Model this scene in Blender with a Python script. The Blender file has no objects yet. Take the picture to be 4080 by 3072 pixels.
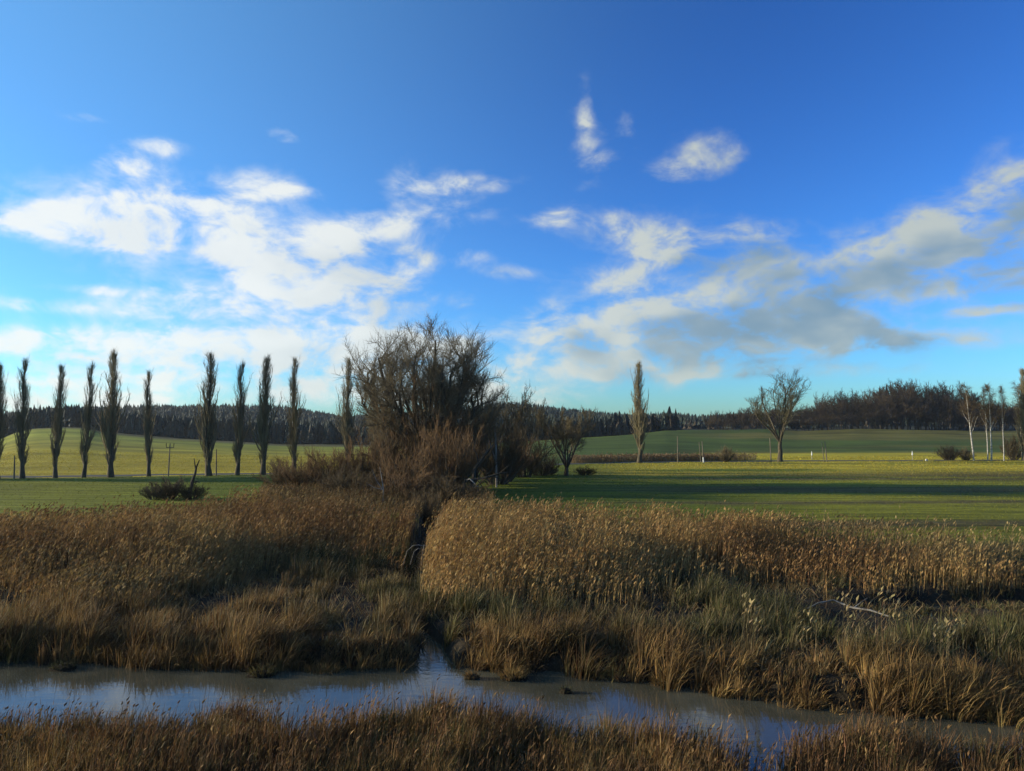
import bpy, math, random
import numpy as np

# ------------------------------------------------------------------ camera, sky, sun, exposure
scene = bpy.context.scene
C = scene.collection
rng = np.random.default_rng(7)
random.seed(7)

F, CX, CY, HOR = 3000.0, 2040.0, 1536.0, 1720.0      # focal length and centre in photo pixels, eye-level row
CAMZ = 6.0
PITCH = math.atan((HOR - CY) / F)
cam_d = bpy.data.cameras.new('camera')
cam_d.sensor_width = 36.0
cam_d.lens = 36.0 * F / 4080.0
cam_d.clip_start = 0.1
cam_d.clip_end = 12000.0
cam = bpy.data.objects.new('camera', cam_d)
cam.location = (0, 0, CAMZ)
cam.rotation_euler = (math.radians(90) + PITCH, 0, 0)
C.objects.link(cam)
scene.camera = cam

SUN_EL = math.radians(12.5)
SUN_AZ = math.atan2(-1.0, 0.09)                      # compass angle of the sun, clockwise from +Y
SUN_DIR = np.array([math.sin(SUN_AZ) * math.cos(SUN_EL), math.cos(SUN_AZ) * math.cos(SUN_EL), math.sin(SUN_EL)])
sun_d = bpy.data.lights.new('sun', 'SUN')
sun_d.energy = 5.0
sun_d.angle = math.radians(0.6)
sun_d.color = (1.0, 0.87, 0.63)
sun = bpy.data.objects.new('sun', sun_d)
from mathutils import Vector
sun.rotation_euler = Vector(SUN_DIR).to_track_quat('Z', 'Y').to_euler()
sun.location = (-40, 0, 40)
C.objects.link(sun)

scene.view_settings.view_transform = 'Standard'
scene.view_settings.look = 'None'
scene.view_settings.gamma = 1.0
scene.view_settings.exposure = 0.65
scene.view_settings.use_curve_mapping = False
scene.render.engine = 'CYCLES'
scene.cycles.max_bounces = 6
scene.cycles.diffuse_bounces = 3
scene.cycles.glossy_bounces = 3
scene.cycles.transparent_max_bounces = 8

SKY_STRENGTH = 0.092
SKY_GAIN = 0.70

def px_dir(px, py):
    """unit direction of a photo pixel"""
    dx, dz = (px - CX) / F, (CY - py) / F
    v = np.array([dx, math.cos(PITCH) - dz * math.sin(PITCH), math.sin(PITCH) + dz * math.cos(PITCH)])
    return v / np.linalg.norm(v)

# cloud banks: direction pixel (in 2212-wide units), half sizes, weight
CLOUDS = [(120,485,120,36,1),(280,478,120,48,1.15),(430,478,110,42,1.05),(545,525,80,26,.75),
 (270,352,55,22,.85),(345,318,45,14,.6),(190,258,45,10,.45),(612,293,28,11,.75),
 (560,402,80,28,.6),(640,415,45,15,.35),(720,530,62,38,.85),(825,485,70,26,.75),(892,560,36,26,.75),
 (600,590,95,46,.9),(400,655,120,32,.8),(190,625,70,8,.4),(80,660,100,12,.6),(790,640,100,46,.85),
 (150,745,190,22,1),(480,755,240,34,1.1),(760,755,170,44,.9),(1010,790,170,38,.7),(250,840,420,34,.9),(1000,855,230,24,.6),
 (955,400,55,24,.6),(1050,395,55,14,.5),(870,400,32,36,.4),(990,460,60,22,.4),
 (1010,555,46,16,.6),(1100,590,46,13,.5),(980,650,34,12,.5),
 (1264,240,17,44,.5),(1276,330,42,38,.55),(1352,272,18,26,.42),(1535,335,70,36,.58),(1450,372,50,20,.5),
 (1200,470,48,17,.7),(1330,490,80,24,.55),(1430,535,70,34,.75),(1345,600,70,24,.55),(1615,500,80,20,.6),
 (1200,700,48,34,.9),(1110,720,70,20,.5),
 (1400,705,95,44,1.0),(1560,685,130,50,1.1),(1635,600,66,40,.95),(1720,695,110,42,1.0),(1830,720,80,26,.75),
 (1285,790,60,22,.85),(1575,790,80,16,.75),(1420,800,120,26,.6),
 (1890,560,110,34,.85),(2050,505,130,50,.95),(2190,420,80,70,.95),(2150,605,90,26,.75),(1960,625,110,22,.6),
 (2010,740,190,22,.5),(2130,670,80,9,.6),(1800,800,220,12,.4),(60,880,300,20,.5)]

def build_world():
    w = bpy.data.worlds.new('World')
    scene.world = w
    w.use_nodes = True
    nt = w.node_tree
    nt.nodes.clear()
    N, L = nt.nodes.new, nt.links.new
    def vm(op, a, b=None, c=None):
        n = N('ShaderNodeVectorMath'); n.operation = op
        for i, s in enumerate((a, b, c)):
            if s is None: continue
            if isinstance(s, (tuple, list)): n.inputs[i].default_value = s
            else: L(s, n.inputs[i])
        return n.outputs['Value'] if op in ('DOT_PRODUCT', 'LENGTH') else n.outputs['Vector']
    def ma(op, a, b=None, c=None, clamp=False):
        n = N('ShaderNodeMath'); n.operation = op; n.use_clamp = clamp
        for i, s in enumerate((a, b, c)):
            if s is None: continue
            if isinstance(s, (int, float)): n.inputs[i].default_value = s
            else: L(s, n.inputs[i])
        return n.outputs[0]
    def comb(a, b, c):
        n = N('ShaderNodeCombineXYZ')
        for i, s in enumerate((a, b, c)):
            if isinstance(s, (int, float)): n.inputs[i].default_value = s
            else: L(s, n.inputs[i])
        return n.outputs[0]
    def smooth(v, lo, hi):
        n = N('ShaderNodeMapRange'); n.interpolation_type = 'SMOOTHSTEP'
        L(v, n.inputs['Value']); n.inputs['From Min'].default_value = lo; n.inputs['From Max'].default_value = hi
        return n.outputs['Result']
    def noise(vec, scale, detail, rough=.5, dist=0.0):
        n = N('ShaderNodeTexNoise'); L(vec, n.inputs['Vector'])
        n.inputs['Scale'].default_value = scale; n.inputs['Detail'].default_value = detail
        n.inputs['Roughness'].default_value = rough; n.inputs['Distortion'].default_value = dist
        return n.outputs['Fac']
    tc = N('ShaderNodeTexCoord')
    d = vm('NORMALIZE', tc.outputs['Generated'])
    sep = N('ShaderNodeSeparateXYZ'); L(d, sep.inputs[0])
    az = ma('ARCTAN2', sep.outputs['X'], sep.outputs['Y'])
    el = ma('ARCSINE', sep.outputs['Z'])
    blobs = []
    for (x, y, rx, ry, am) in CLOUDS:
        v = px_dir(x * 4080 / 2212, y * 4080 / 2212)
        k = 4080 / 2212 / F
        a0, e0 = math.atan2(v[0], v[1]), math.asin(v[2])
        blobs.append((a0, e0, 1 / (rx * k * 1.2 * math.cos(a0)), 1 / (ry * k * 1.3 * math.cos(a0)), am * (1.28 if 840 < x < 1700 and y < 665 else 1.2 if x > 1350 and 540 < y < 810 else 1.0)))
    def mask(A, E, bl):
        A3, E3 = comb(A, A, A), comb(E, E, E)
        tot = None
        for i in range(0, len(bl), 3):
            g = bl[i:i + 3]
            while len(g) < 3: g = g + [(0, 0, 1, 1, 0)]
            sa = vm('MULTIPLY_ADD', A3, tuple(b[2] for b in g), tuple(-b[0] * b[2] for b in g))
            se = vm('MULTIPLY_ADD', E3, tuple(b[3] for b in g), tuple(-b[1] * b[3] for b in g))
            q = vm('MULTIPLY_ADD', sa, sa, vm('MULTIPLY', se, se))
            q = vm('MULTIPLY_ADD', q, q, (1, 1, 1))
            r = vm('DIVIDE', tuple(b[4] for b in g), q)
            tot = r if tot is None else vm('ADD', tot, r)
        return vm('DOT_PRODUCT', tot, (1, 1, 1))
    m = ma('MINIMUM', mask(az, el, blobs), 1.18)
    # the same kind of broken cloud goes on round the rest of the sky
    out_az = smooth(ma('ABSOLUTE', az), .66, .85)
    out_el = smooth(el, .60, .75)
    beyond = ma('MAXIMUM', out_az, out_el)
    low = noise(vm('MULTIPLY', d, (1, 1, 2.4)), 2.6, 2.0)
    gen = ma('MULTIPLY', smooth(low, .52, .66), .95)
    away = ma('MULTIPLY', beyond, gen)
    # clear sky round the sun itself
    sd = vm('DOT_PRODUCT', d, tuple(SUN_DIR))
    away = ma('MULTIPLY', away, ma('SUBTRACT', 1.0, smooth(sd, .93, .985)))
    m = ma('ADD', ma('MULTIPLY', m, ma('SUBTRACT', 1.0, beyond)), away)
    p = vm('MULTIPLY', d, (1, 1, 1.75))
    warp = N('ShaderNodeTexNoise'); L(p, warp.inputs['Vector']); warp.inputs['Scale'].default_value = 7; warp.inputs['Detail'].default_value = 2
    p = vm('ADD', p, vm('MULTIPLY', vm('SUBTRACT', warp.outputs['Color'], (.5, .5, .5)), (.09, .09, .09)))
    n1 = noise(p, 12.0, 8.0, .58)
    n2 = noise(vm('ADD', p, (-.025, -.004, .016)), 10.0, 3.0, .5)
    n3 = noise(p, 30.0, 5.0, .6)
    n1 = ma('MULTIPLY_ADD', ma('SUBTRACT', n3, .5), .48, n1)
    amp = ma('MULTIPLY_ADD', ma('MINIMUM', m, 1.0), 1.9, .8)
    val = ma('ADD', ma('MULTIPLY', ma('SUBTRACT', n1, .5), amp), ma('MULTIPLY_ADD', m, .86, -.16))
    dens = smooth(val, .02, .95)
    thick = smooth(val, .3, 1.05)
    # light comes from the left: towards the right and below a bank goes grey
    big = [b for b in blobs if b[4] >= .74]
    m2 = ma('MINIMUM', mask(ma('SUBTRACT', az, .045), ma('ADD', el, .022), big), 1.25)
    shade = ma('MULTIPLY_ADD', m2, .55, ma('MULTIPLY_ADD', n2, 1.5, -.75))
    shade = smooth(shade, .15, .95)
    farsun = smooth(ma('MULTIPLY', az, 1.0), -.45, .42)          # clouds facing away from the sun show more of their shaded side
    shade = ma('MULTIPLY', shade, ma('MULTIPLY_ADD', farsun, .88, .12))
    sky = N('ShaderNodeTexSky'); sky.sky_type = 'NISHITA'; sky.sun_disc = False
    sky.sun_elevation = SUN_EL; sky.sun_rotation = SUN_AZ
    sky.air_density = 1.0; sky.dust_density = 0.7; sky.ozone_density = 2.0; sky.altitude = 300
    wb = vm('MULTIPLY', sky.outputs[0], (.70, 1.10, 1.55))            # the camera's cool daylight balance and contrast
    gm = N('ShaderNodeGamma'); gm.inputs['Gamma'].default_value = 1.5
    L(vm('MULTIPLY', wb, (SKY_STRENGTH / (.55 * SKY_GAIN),) * 3), gm.inputs['Color'])
    wb = vm('MULTIPLY', gm.outputs[0], (.55 * SKY_GAIN / SKY_STRENGTH,) * 3)
    hs = N('ShaderNodeHueSaturation'); hs.inputs['Saturation'].default_value = 1.0; L(wb, hs.inputs['Color'])
    cl = N('ShaderNodeMixRGB'); L(shade, cl.inputs['Fac'])
    s = SKY_GAIN / SKY_STRENGTH
    lit = N('ShaderNodeMixRGB'); L(farsun, lit.inputs['Fac']); L(lit.outputs[0], cl.inputs['Color1'])   # forward scattering: brighter towards the sun
    lit.inputs['Color1'].default_value = (.86 * s, .88 * s, .84 * s, 1)
    lit.inputs['Color2'].default_value = (.50 * s, .54 * s, .48 * s, 1)
    cl.inputs['Color2'].default_value = (.20 * s, .30 * s, .37 * s, 1)
    mix = N('ShaderNodeMixRGB'); L(ma('MULTIPLY', dens, ma('MULTIPLY_ADD', thick, .38, .52)), mix.inputs['Fac'])
    glow = N('ShaderNodeMixRGB'); L(ma('MULTIPLY', smooth(sd, -.15, 1.1), .46), glow.inputs['Fac'])   # thin moisture haze brightening towards the sun
    L(hs.outputs[0], glow.inputs['Color1']); glow.inputs['Color2'].default_value = (.27 * s, .68 * s, .86 * s, 1)
    L(glow.outputs[0], mix.inputs['Color1'])
    L(cl.outputs[0], mix.inputs['Color2'])
    bg = N('ShaderNodeBackground'); L(mix.outputs[0], bg.inputs['Color']); bg.inputs['Strength'].default_value = SKY_STRENGTH
    o = N('ShaderNodeOutputWorld'); L(bg.outputs[0], o.inputs['Surface'])
build_world()

# ------------------------------------------------------------------ helpers
def sstep(v, a=0.0, b=1.0):
    t = np.clip((np.asarray(v, float) - a) / (b - a), 0, 1)
    return t * t * (3 - 2 * t)

def vnoise(x, y, seed=0):
    x, y = np.asarray(x, float), np.asarray(y, float)
    xi, yi = np.floor(x), np.floor(y)
    fx, fy = x - xi, y - yi
    fx, fy = fx * fx * (3 - 2 * fx), fy * fy * (3 - 2 * fy)
    def hsh(a, b):
        v = np.sin(a * 127.1 + b * 311.7 + seed * 74.7) * 43758.5453
        return v - np.floor(v)
    return (hsh(xi, yi) * (1 - fx) + hsh(xi + 1, yi) * fx) * (1 - fy) + (hsh(xi, yi + 1) * (1 - fx) + hsh(xi + 1, yi + 1) * fx) * fy

def fbm(x, y, seed=0, octs=3):
    v, a, t = 0, 1.0, 0
    for o in range(octs):
        v = v + a * vnoise(x * 2 ** o, y * 2 ** o, seed + o * 13); t += a; a *= .5
    return v / t

def mesh(name, V, faces, mat, col=None, smooth=False):
    """faces: list of int arrays (M,3) and / or (M,4)"""
    V = np.ascontiguousarray(V, np.float32)
    me = bpy.data.meshes.new(name)
    faces = [np.asarray(f, np.int32) for f in (faces if isinstance(faces, list) else [faces]) if len(f)]
    lv = np.concatenate([f.ravel() for f in faces])
    cnt = np.concatenate([np.full(len(f), f.shape[1], np.int32) for f in faces])
    start = np.concatenate([[0], np.cumsum(cnt)[:-1]]).astype(np.int32)
    me.vertices.add(len(V)); me.vertices.foreach_set('co', V.ravel())
    me.loops.add(len(lv)); me.loops.foreach_set('vertex_index', lv)
    me.polygons.add(len(cnt)); me.polygons.foreach_set('loop_start', start)
    me.polygons.foreach_set('use_smooth', np.full(len(cnt), bool(smooth)))
    if col is not None:
        a = me.attributes.new('col', 'FLOAT_COLOR', 'POINT')
        c4 = np.ones((len(V), 4), np.float32); c4[:, :3] = col
        a.data.foreach_set('color', c4.ravel())
    me.update(calc_edges=True)
    if mat is not None: me.materials.append(mat)
    return me

def obj(name, me, parent=None, loc=None):
    o = bpy.data.objects.new(name, me)
    C.objects.link(o)
    if parent is not None: o.parent = parent
    if loc is not None: o.location = loc
    return o

def tag(o, label=None, cat=None, group=None, kind=None):
    if label: o['label'] = label
    if cat: o['category'] = cat
    if group: o['group'] = group
    if kind: o['kind'] = kind
    return o

def thing(name, label, cat, loc, group=None, rz=0.0, scale=(1, 1, 1)):
    o = bpy.data.objects.new(name, None)
    o.empty_display_size = .3
    C.objects.link(o)
    o.location = loc; o.rotation_euler = (0, 0, rz); o.scale = scale
    return tag(o, label, cat, group)

# ------------------------------------------------------------------ materials
def new_mat(name):
    m = bpy.data.materials.new(name); m.use_nodes = True
    nt = m.node_tree; nt.nodes.clear()
    return m, nt

def veg_mat(name, rough=.75, transl=.25, noise_scale=3.0, var=.35):
    """blades and stalks: the piece's own dry or green colour from the 'col' attribute, some light passing through"""
    m, nt = new_mat(name); N, L = nt.nodes.new, nt.links.new
    at = N('ShaderNodeAttribute'); at.attribute_name = 'col'
    geo = N('ShaderNodeNewGeometry')
    nz = N('ShaderNodeTexNoise'); nz.inputs['Scale'].default_value = noise_scale; nz.inputs['Detail'].default_value = 3
    L(geo.outputs['Position'], nz.inputs['Vector'])
    mr = N('ShaderNodeMapRange'); L(nz.outputs['Fac'], mr.inputs['Value'])
    mr.inputs['From Min'].default_value = .3; mr.inputs['From Max'].default_value = .7
    mr.inputs['To Min'].default_value = .76 * (1 - var); mr.inputs['To Max'].default_value = .76 * (1 + var)
    mx = N('ShaderNodeVectorMath'); mx.operation = 'SCALE'; L(at.outputs['Color'], mx.inputs[0]); L(mr.outputs[0], mx.inputs['Scale'])
    b = N('ShaderNodeBsdfPrincipled'); L(mx.outputs[0], b.inputs['Base Color']); b.inputs['Roughness'].default_value = rough
    b.inputs['Specular IOR Level'].default_value = .25
    out = N('ShaderNodeOutputMaterial')
    if transl > 0:
        t = N('ShaderNodeBsdfTranslucent'); L(mx.outputs[0], t.inputs['Color'])
        s = N('ShaderNodeMixShader'); s.inputs['Fac'].default_value = transl
        L(b.outputs[0], s.inputs[1]); L(t.outputs[0], s.inputs[2]); L(s.outputs[0], out.inputs['Surface'])
    else:
        L(b.outputs[0], out.inputs['Surface'])
    return m

def bark_mat(name, c1, c2, scale=6.0, stretch=(1, 1, .25), rough=.85, bump=.4):
    m, nt = new_mat(name); N, L = nt.nodes.new, nt.links.new
    tc = N('ShaderNodeTexCoord'); mp = N('ShaderNodeMapping'); mp.inputs['Scale'].default_value = stretch
    L(tc.outputs['Object'], mp.inputs['Vector'])
    nz = N('ShaderNodeTexNoise'); nz.inputs['Scale'].default_value = scale; nz.inputs['Detail'].default_value = 6; nz.inputs['Roughness'].default_value = .65
    L(mp.outputs[0], nz.inputs['Vector'])
    cr = N('ShaderNodeValToRGB'); cr.color_ramp.elements[0].position = .35; cr.color_ramp.elements[1].position = .68
    cr.color_ramp.elements[0].color = (*[.8 * c for c in c1], 1); cr.color_ramp.elements[1].color = (*[.8 * c for c in c2], 1)
    L(nz.outputs['Fac'], cr.inputs['Fac'])
    b = N('ShaderNodeBsdfPrincipled'); L(cr.outputs[0], b.inputs['Base Color']); b.inputs['Roughness'].default_value = rough
    b.inputs['Specular IOR Level'].default_value = .2
    bp = N('ShaderNodeBump'); bp.inputs['Strength'].default_value = bump; L(nz.outputs['Fac'], bp.inputs['Height']); L(bp.outputs[0], b.inputs['Normal'])
    out = N('ShaderNodeOutputMaterial'); L(b.outputs[0], out.inputs['Surface'])
    return m

def ground_mat(name, streak=(.06, .9), bump=.6, var=.45):
    """soil and turf: base colour of the plot from 'col', broken by patches, drill rows and fine grain"""
    m, nt = new_mat(name); N, L = nt.nodes.new, nt.links.new
    at = N('ShaderNodeAttribute'); at.attribute_name = 'col'
    geo = N('ShaderNodeNewGeometry')
    mp = N('ShaderNodeMapping'); mp.inputs['Scale'].default_value = (streak[0], streak[1], .3); L(geo.outputs['Position'], mp.inputs['Vector'])
    n1 = N('ShaderNodeTexNoise'); n1.inputs['Scale'].default_value = 1.0; n1.inputs['Detail'].default_value = 5; L(mp.outputs[0], n1.inputs['Vector'])
    n2 = N('ShaderNodeTexNoise'); n2.inputs['Scale'].default_value = .035; n2.inputs['Detail'].default_value = 4; L(geo.outputs['Position'], n2.inputs['Vector'])
    n3 = N('ShaderNodeTexNoise'); n3.inputs['Scale'].default_value = 2.5; n3.inputs['Detail'].default_value = 6; n3.inputs['Roughness'].default_value = .7; L(geo.outputs['Position'], n3.inputs['Vector'])
    def mr(s, lo, hi):
        r = N('ShaderNodeMapRange'); L(s, r.inputs['Value']); r.inputs['From Min'].default_value = .32; r.inputs['From Max'].default_value = .68
        r.inputs['To Min'].default_value = lo; r.inputs['To Max'].default_value = hi; return r.outputs[0]
    def mul(a, b):
        k = N('ShaderNodeMath'); k.operation = 'MULTIPLY'; L(a, k.inputs[0]); L(b, k.inputs[1]); return k.outputs[0]
    f = mul(mul(mr(n1.outputs['Fac'], 1 - var, 1 + var), mr(n2.outputs['Fac'], .58, .97)), mr(n3.outputs['Fac'], .7, 1.3))
    mx = N('ShaderNodeVectorMath'); mx.operation = 'SCALE'; L(at.outputs['Color'], mx.inputs[0]); L(f, mx.inputs['Scale'])
    b = N('ShaderNodeBsdfPrincipled'); L(mx.outputs[0], b.inputs['Base Color']); b.inputs['Roughness'].default_value = .95
    b.inputs['Specular IOR Level'].default_value = .1
    bp = N('ShaderNodeBump'); bp.inputs['Strength'].default_value = bump; bp.inputs['Distance'].default_value = .25
    L(n3.outputs['Fac'], bp.inputs['Height']); L(bp.outputs[0], b.inputs['Normal'])
    out = N('ShaderNodeOutputMaterial'); L(b.outputs[0], out.inputs['Surface'])
    return m

def water_mat():
    m, nt = new_mat('still_murky_water'); N, L = nt.nodes.new, nt.links.new
    geo = N('ShaderNodeNewGeometry')
    nz = N('ShaderNodeTexNoise'); nz.inputs['Scale'].default_value = .6; nz.inputs['Detail'].default_value = 3; L(geo.outputs['Position'], nz.inputs['Vector'])
    cr = N('ShaderNodeValToRGB'); cr.color_ramp.elements[0].position = .4; cr.color_ramp.elements[1].position = .65
    cr.color_ramp.elements[0].color = (.055, .053, .036, 1); cr.color_ramp.elements[1].color = (.085, .08, .055, 1); L(nz.outputs['Fac'], cr.inputs['Fac'])
    b = N('ShaderNodeBsdfPrincipled'); L(cr.outputs[0], b.inputs['Base Color']); b.inputs['Roughness'].default_value = .02; b.inputs['IOR'].default_value = 1.5
    mp = N('ShaderNodeMapping'); mp.inputs['Scale'].default_value = (.9, 2.2, 1); L(geo.outputs['Position'], mp.inputs['Vector'])
    n2 = N('ShaderNodeTexNoise'); n2.inputs['Scale'].default_value = 2.4; n2.inputs['Detail'].default_value = 3; L(mp.outputs[0], n2.inputs['Vector'])
    bp = N('ShaderNodeBump'); bp.inputs['Strength'].default_value = .10; bp.inputs['Distance'].default_value = .03; L(n2.outputs['Fac'], bp.inputs['Height']); L(bp.outputs[0], b.inputs['Normal'])
    out = N('ShaderNodeOutputMaterial'); L(b.outputs[0], out.inputs['Surface'])
    return m

M_REED = veg_mat('dry_reed', transl=.3)
M_GRASS = veg_mat('grass_blades', transl=.3, noise_scale=1.2)
M_CONIF = veg_mat('conifer_foliage', transl=0, noise_scale=.15, var=.3)
M_GROUND = ground_mat('marsh_soil', streak=(.6, .6))
M_MEADOW = ground_mat('meadow_turf')
M_FIELD = ground_mat('crop_field', streak=(.02, .12), bump=.8, var=.3)
M_HILL = ground_mat('forest_floor', streak=(.05, .05))
M_WATER = water_mat()
M_POPLAR = bark_mat('poplar_bark', (.045, .036, .022), (.13, .105, .065))
M_POPLAR_T = bark_mat('poplar_twigs', (.13, .105, .055), (.25, .20, .105), scale=1.5)
M_WILLOW = bark_mat('willow_bark', (.035, .027, .018), (.11, .085, .055))
M_WILLOW_T = bark_mat('willow_twigs', (.105, .08, .045), (.20, .155, .09), scale=1.5)
M_RED_T = bark_mat('red_osier_twigs', (.09, .049, .019), (.165, .092, .036), scale=1.0)
M_BROWN_T = bark_mat('brown_twigs', (.062, .042, .018), (.125, .082, .036), scale=1.0)
M_OLIVE_T = bark_mat('olive_twigs', (.075, .058, .030), (.14, .11, .055), scale=1.0)
M_WOOD_T = bark_mat('dark_wood_twigs', (.032, .023, .014), (.075, .052, .030), scale=.6)
M_BIRCH = bark_mat('birch_bark', (.14, .12, .10), (.66, .62, .54), scale=3.0, stretch=(.5, .5, 1.4))
M_DEAD = bark_mat('bleached_dead_wood', (.14, .12, .095), (.42, .38, .32), scale=5.0)
M_DARKWOOD = bark_mat('dark_dead_wood', (.025, .02, .014), (.075, .06, .042))
M_POLE = bark_mat('weathered_pole_wood', (.10, .08, .055), (.24, .20, .14), scale=8, stretch=(1, 1, .1))
M_WHITE = bark_mat('white_paint', (.62, .62, .58), (.82, .82, .78), scale=4, stretch=(1, 1, 1), bump=.1)
M_CONC = bark_mat('grey_concrete', (.32, .31, .29), (.48, .47, .44), scale=9, stretch=(1, 1, 1), bump=.2)
M_ROAD = bark_mat('asphalt', (.045, .042, .038), (.075, .07, .062), scale=5, stretch=(1, 1, 1), bump=.2, rough=1.0)

# ------------------------------------------------------------------ terrain
def on_plane(px, py, z):
    v = px_dir(px, py); t = (z - CAMZ) / v[2]
    return np.array([v[0] * t, v[1] * t, z])

WZ = -1.0
def line(pts, z):
    a = np.array([on_plane(p[0], p[1], z)[:2] for p in pts]); a = a[np.argsort(a[:, 0])]
    return a[:, 0], a[:, 1]
FSX, FSY = line([(0,2625),(150,2628),(400,2632),(640,2650),(800,2655),(1100,2662),(1300,2665),(1550,2650),(1700,2640),(1900,2655),(2200,2672),(2500,2700),
                 (2800,2742),(3100,2785),(3500,2830),(3800,2850),(4080,2875)], WZ)
def shore_far(x):
    y = np.interp(x, FSX, FSY)
    return y + .25 * (fbm(np.asarray(x) * .9, 3.3, 5) - .5) * 2
def shore_near(x):
    return np.interp(x, [-40, -12, -7.5, -6.2, -4.6, -3.5, -1.5, 0, 2, 4, 4.9, 5.8, 8, 11, 30], [17.6, 17.2, 16.6, 18.0, 16.0, 16.9, 17.9, 17.4, 17.0, 16.0, 14.5, 16.3, 16.0, 15.4, 13.6]) + .4 * (fbm(np.asarray(x) * 1.3, 8.1, 9) - .5) * 2
RFX, RFY = [], []
for px, py in [(0,2026),(350,2012),(700,1996),(1050,1962),(1300,1988),(1600,2008),(2000,2000),(2500,2012),(3000,2024),(3300,2046),(3600,2066),(4080,2095)]:
    yy = 4.45 * F / (py - HOR); RFX.append((px - CX) / F * yy); RFY.append(yy)
def reed_far(x): return np.interp(x, RFX, RFY)
def reed_near(x): return np.interp(x, [-30, -14, -11, -5, -4, 4, 7, 11, 20], [30, 30.5, 37, 38, 31, 31, 34, 34.5, 32])
RDX, RDY = [], []
for px, py in [(100,1903),(1050,1890),(1700,1868),(2545,1843),(3100,1838),(3990,1835)]:
    yy = CAMZ * F / (py - HOR); RDX.append((px - CX) / F * yy); RDY.append(yy)
RDX = [-600] + RDX + [900]; RDY = [60] + RDY + [190]
def road_y(x): return np.interp(x, RDX, RDY)
DITCH = np.array([[-2.35, 21.5], [-2.3, 23.0], [-2.6, 25.0], [-3.9, 29.0], [-4.5, 34.0], [-4.85, 39.0], [-5.2, 46.0], [-6.0, 55.0], [-8.5, 72.0], [-10, 90]])
DITW = np.array([.6, .48, .3, -.15, -.1, .15, .3, .3, .1, .1])
def ditch_dist(x, y):
    x, y = np.asarray(x, float), np.asarray(y, float)
    best = np.full(np.broadcast(x, y).shape, 99.0)
    for i in range(len(DITCH) - 1):
        a, b = DITCH[i], DITCH[i + 1]; ab = b - a
        t = np.clip(((x - a[0]) * ab[0] + (y - a[1]) * ab[1]) / (ab @ ab), 0, 1)
        d = np.hypot(x - a[0] - t * ab[0], y - a[1] - t * ab[1]) - (DITW[i] * (1 - t) + DITW[i + 1] * t)
        best = np.minimum(best, d)
    return best
POOLS = [(15.2, 29.6, 2.2, .9), (19.2, 30.0, 3.6, 1.1), (22.5, 29.0, 2.0, .9)]
def pool_dist(x, y):
    best = 99.0
    for a, b, rx, ry in POOLS:
        q = np.sqrt(((x - a) / rx) ** 2 + ((y - b) / ry) ** 2)
        best = np.minimum(best, (q - 1) * ry)
    return best

A_PX = [0, 63, 139, 250, 340, 420, 630, 890, 1120, 1500, 2000, 2370, 2500, 2650, 3050, 3180, 3400, 4080]
A_PY = [1750, 1722, 1706, 1702, 1704, 1722, 1742, 1760, 1772, 1775, 1765, 1741, 1733, 1717, 1715, 1722, 1711, 1714]
B_PX = [0, 200, 500, 700, 1000, 1130, 1250, 1350, 1500, 1800, 2000, 2050, 2130, 2250, 2400, 2500, 2700, 2780, 3000, 3500, 4080]
B_PY = [1645, 1632, 1616, 1614, 1612, 1618, 1636, 1652, 1652, 1625, 1606, 1604, 1612, 1626, 1642, 1650, 1650, 1658, 1650, 1620, 1604]
DA, DB = 340.0, 850.0
def terrain(x, y):
    x, y = np.asarray(x, float), np.asarray(y, float)
    dep = np.maximum(np.maximum(y, np.abs(x) / .75), 1.0)
    px = CX + F * np.clip(x / dep, -.75, .75)
    hA = CAMZ + (HOR - np.interp(px, A_PX, A_PY)) / F * DA
    hB = CAMZ + (HOR - np.interp(px, B_PX, B_PY)) / F * DB - 7.2
    st = road_y(x) + 5 + 50 * sstep(px, 2500, 2900)
    s1 = np.clip((dep - st) / (DA - st), 0, 1); s1 = s1 * s1 * (1.9 - .9 * s1)
    s2 = sstep(dep, DA, DB)
    z = hA * s1 + (hB - hA) * s2
    z = z + (fbm(x * .02, y * .02, 3) - .5) * 2.0 * sstep(dep, 150, 320) + (fbm(x * .25, y * .25, 4) - .5) * .16
    ye = reed_far(x)
    m = sstep(ye + 7 - y, 0, 7) * (y > -100)
    z = z * (1 - m) + m * (-.55 + (fbm(x * .7, y * .7, 1) - .5) * .45)
    z = z + sstep(12.5 - y, 0, 11) * 4.3 * (y > -100)
    yf, yn = shore_far(x), shore_near(x)
    din = np.minimum(y - yn, yf - y)
    k = sstep(din, -.45, .45); z = z * (1 - k) + k * -1.5
    k = sstep(-ditch_dist(x, y), -.5, .3) * (y < 92); z = z * (1 - k) + k * -1.3
    k = sstep(-pool_dist(x, y), -.5, .3); z = z * (1 - k) + k * -1.3
    return z

def gpos(px, depth):
    x = (px - CX) / F * depth
    return np.array([x, depth, float(terrain(x, depth))])

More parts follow.
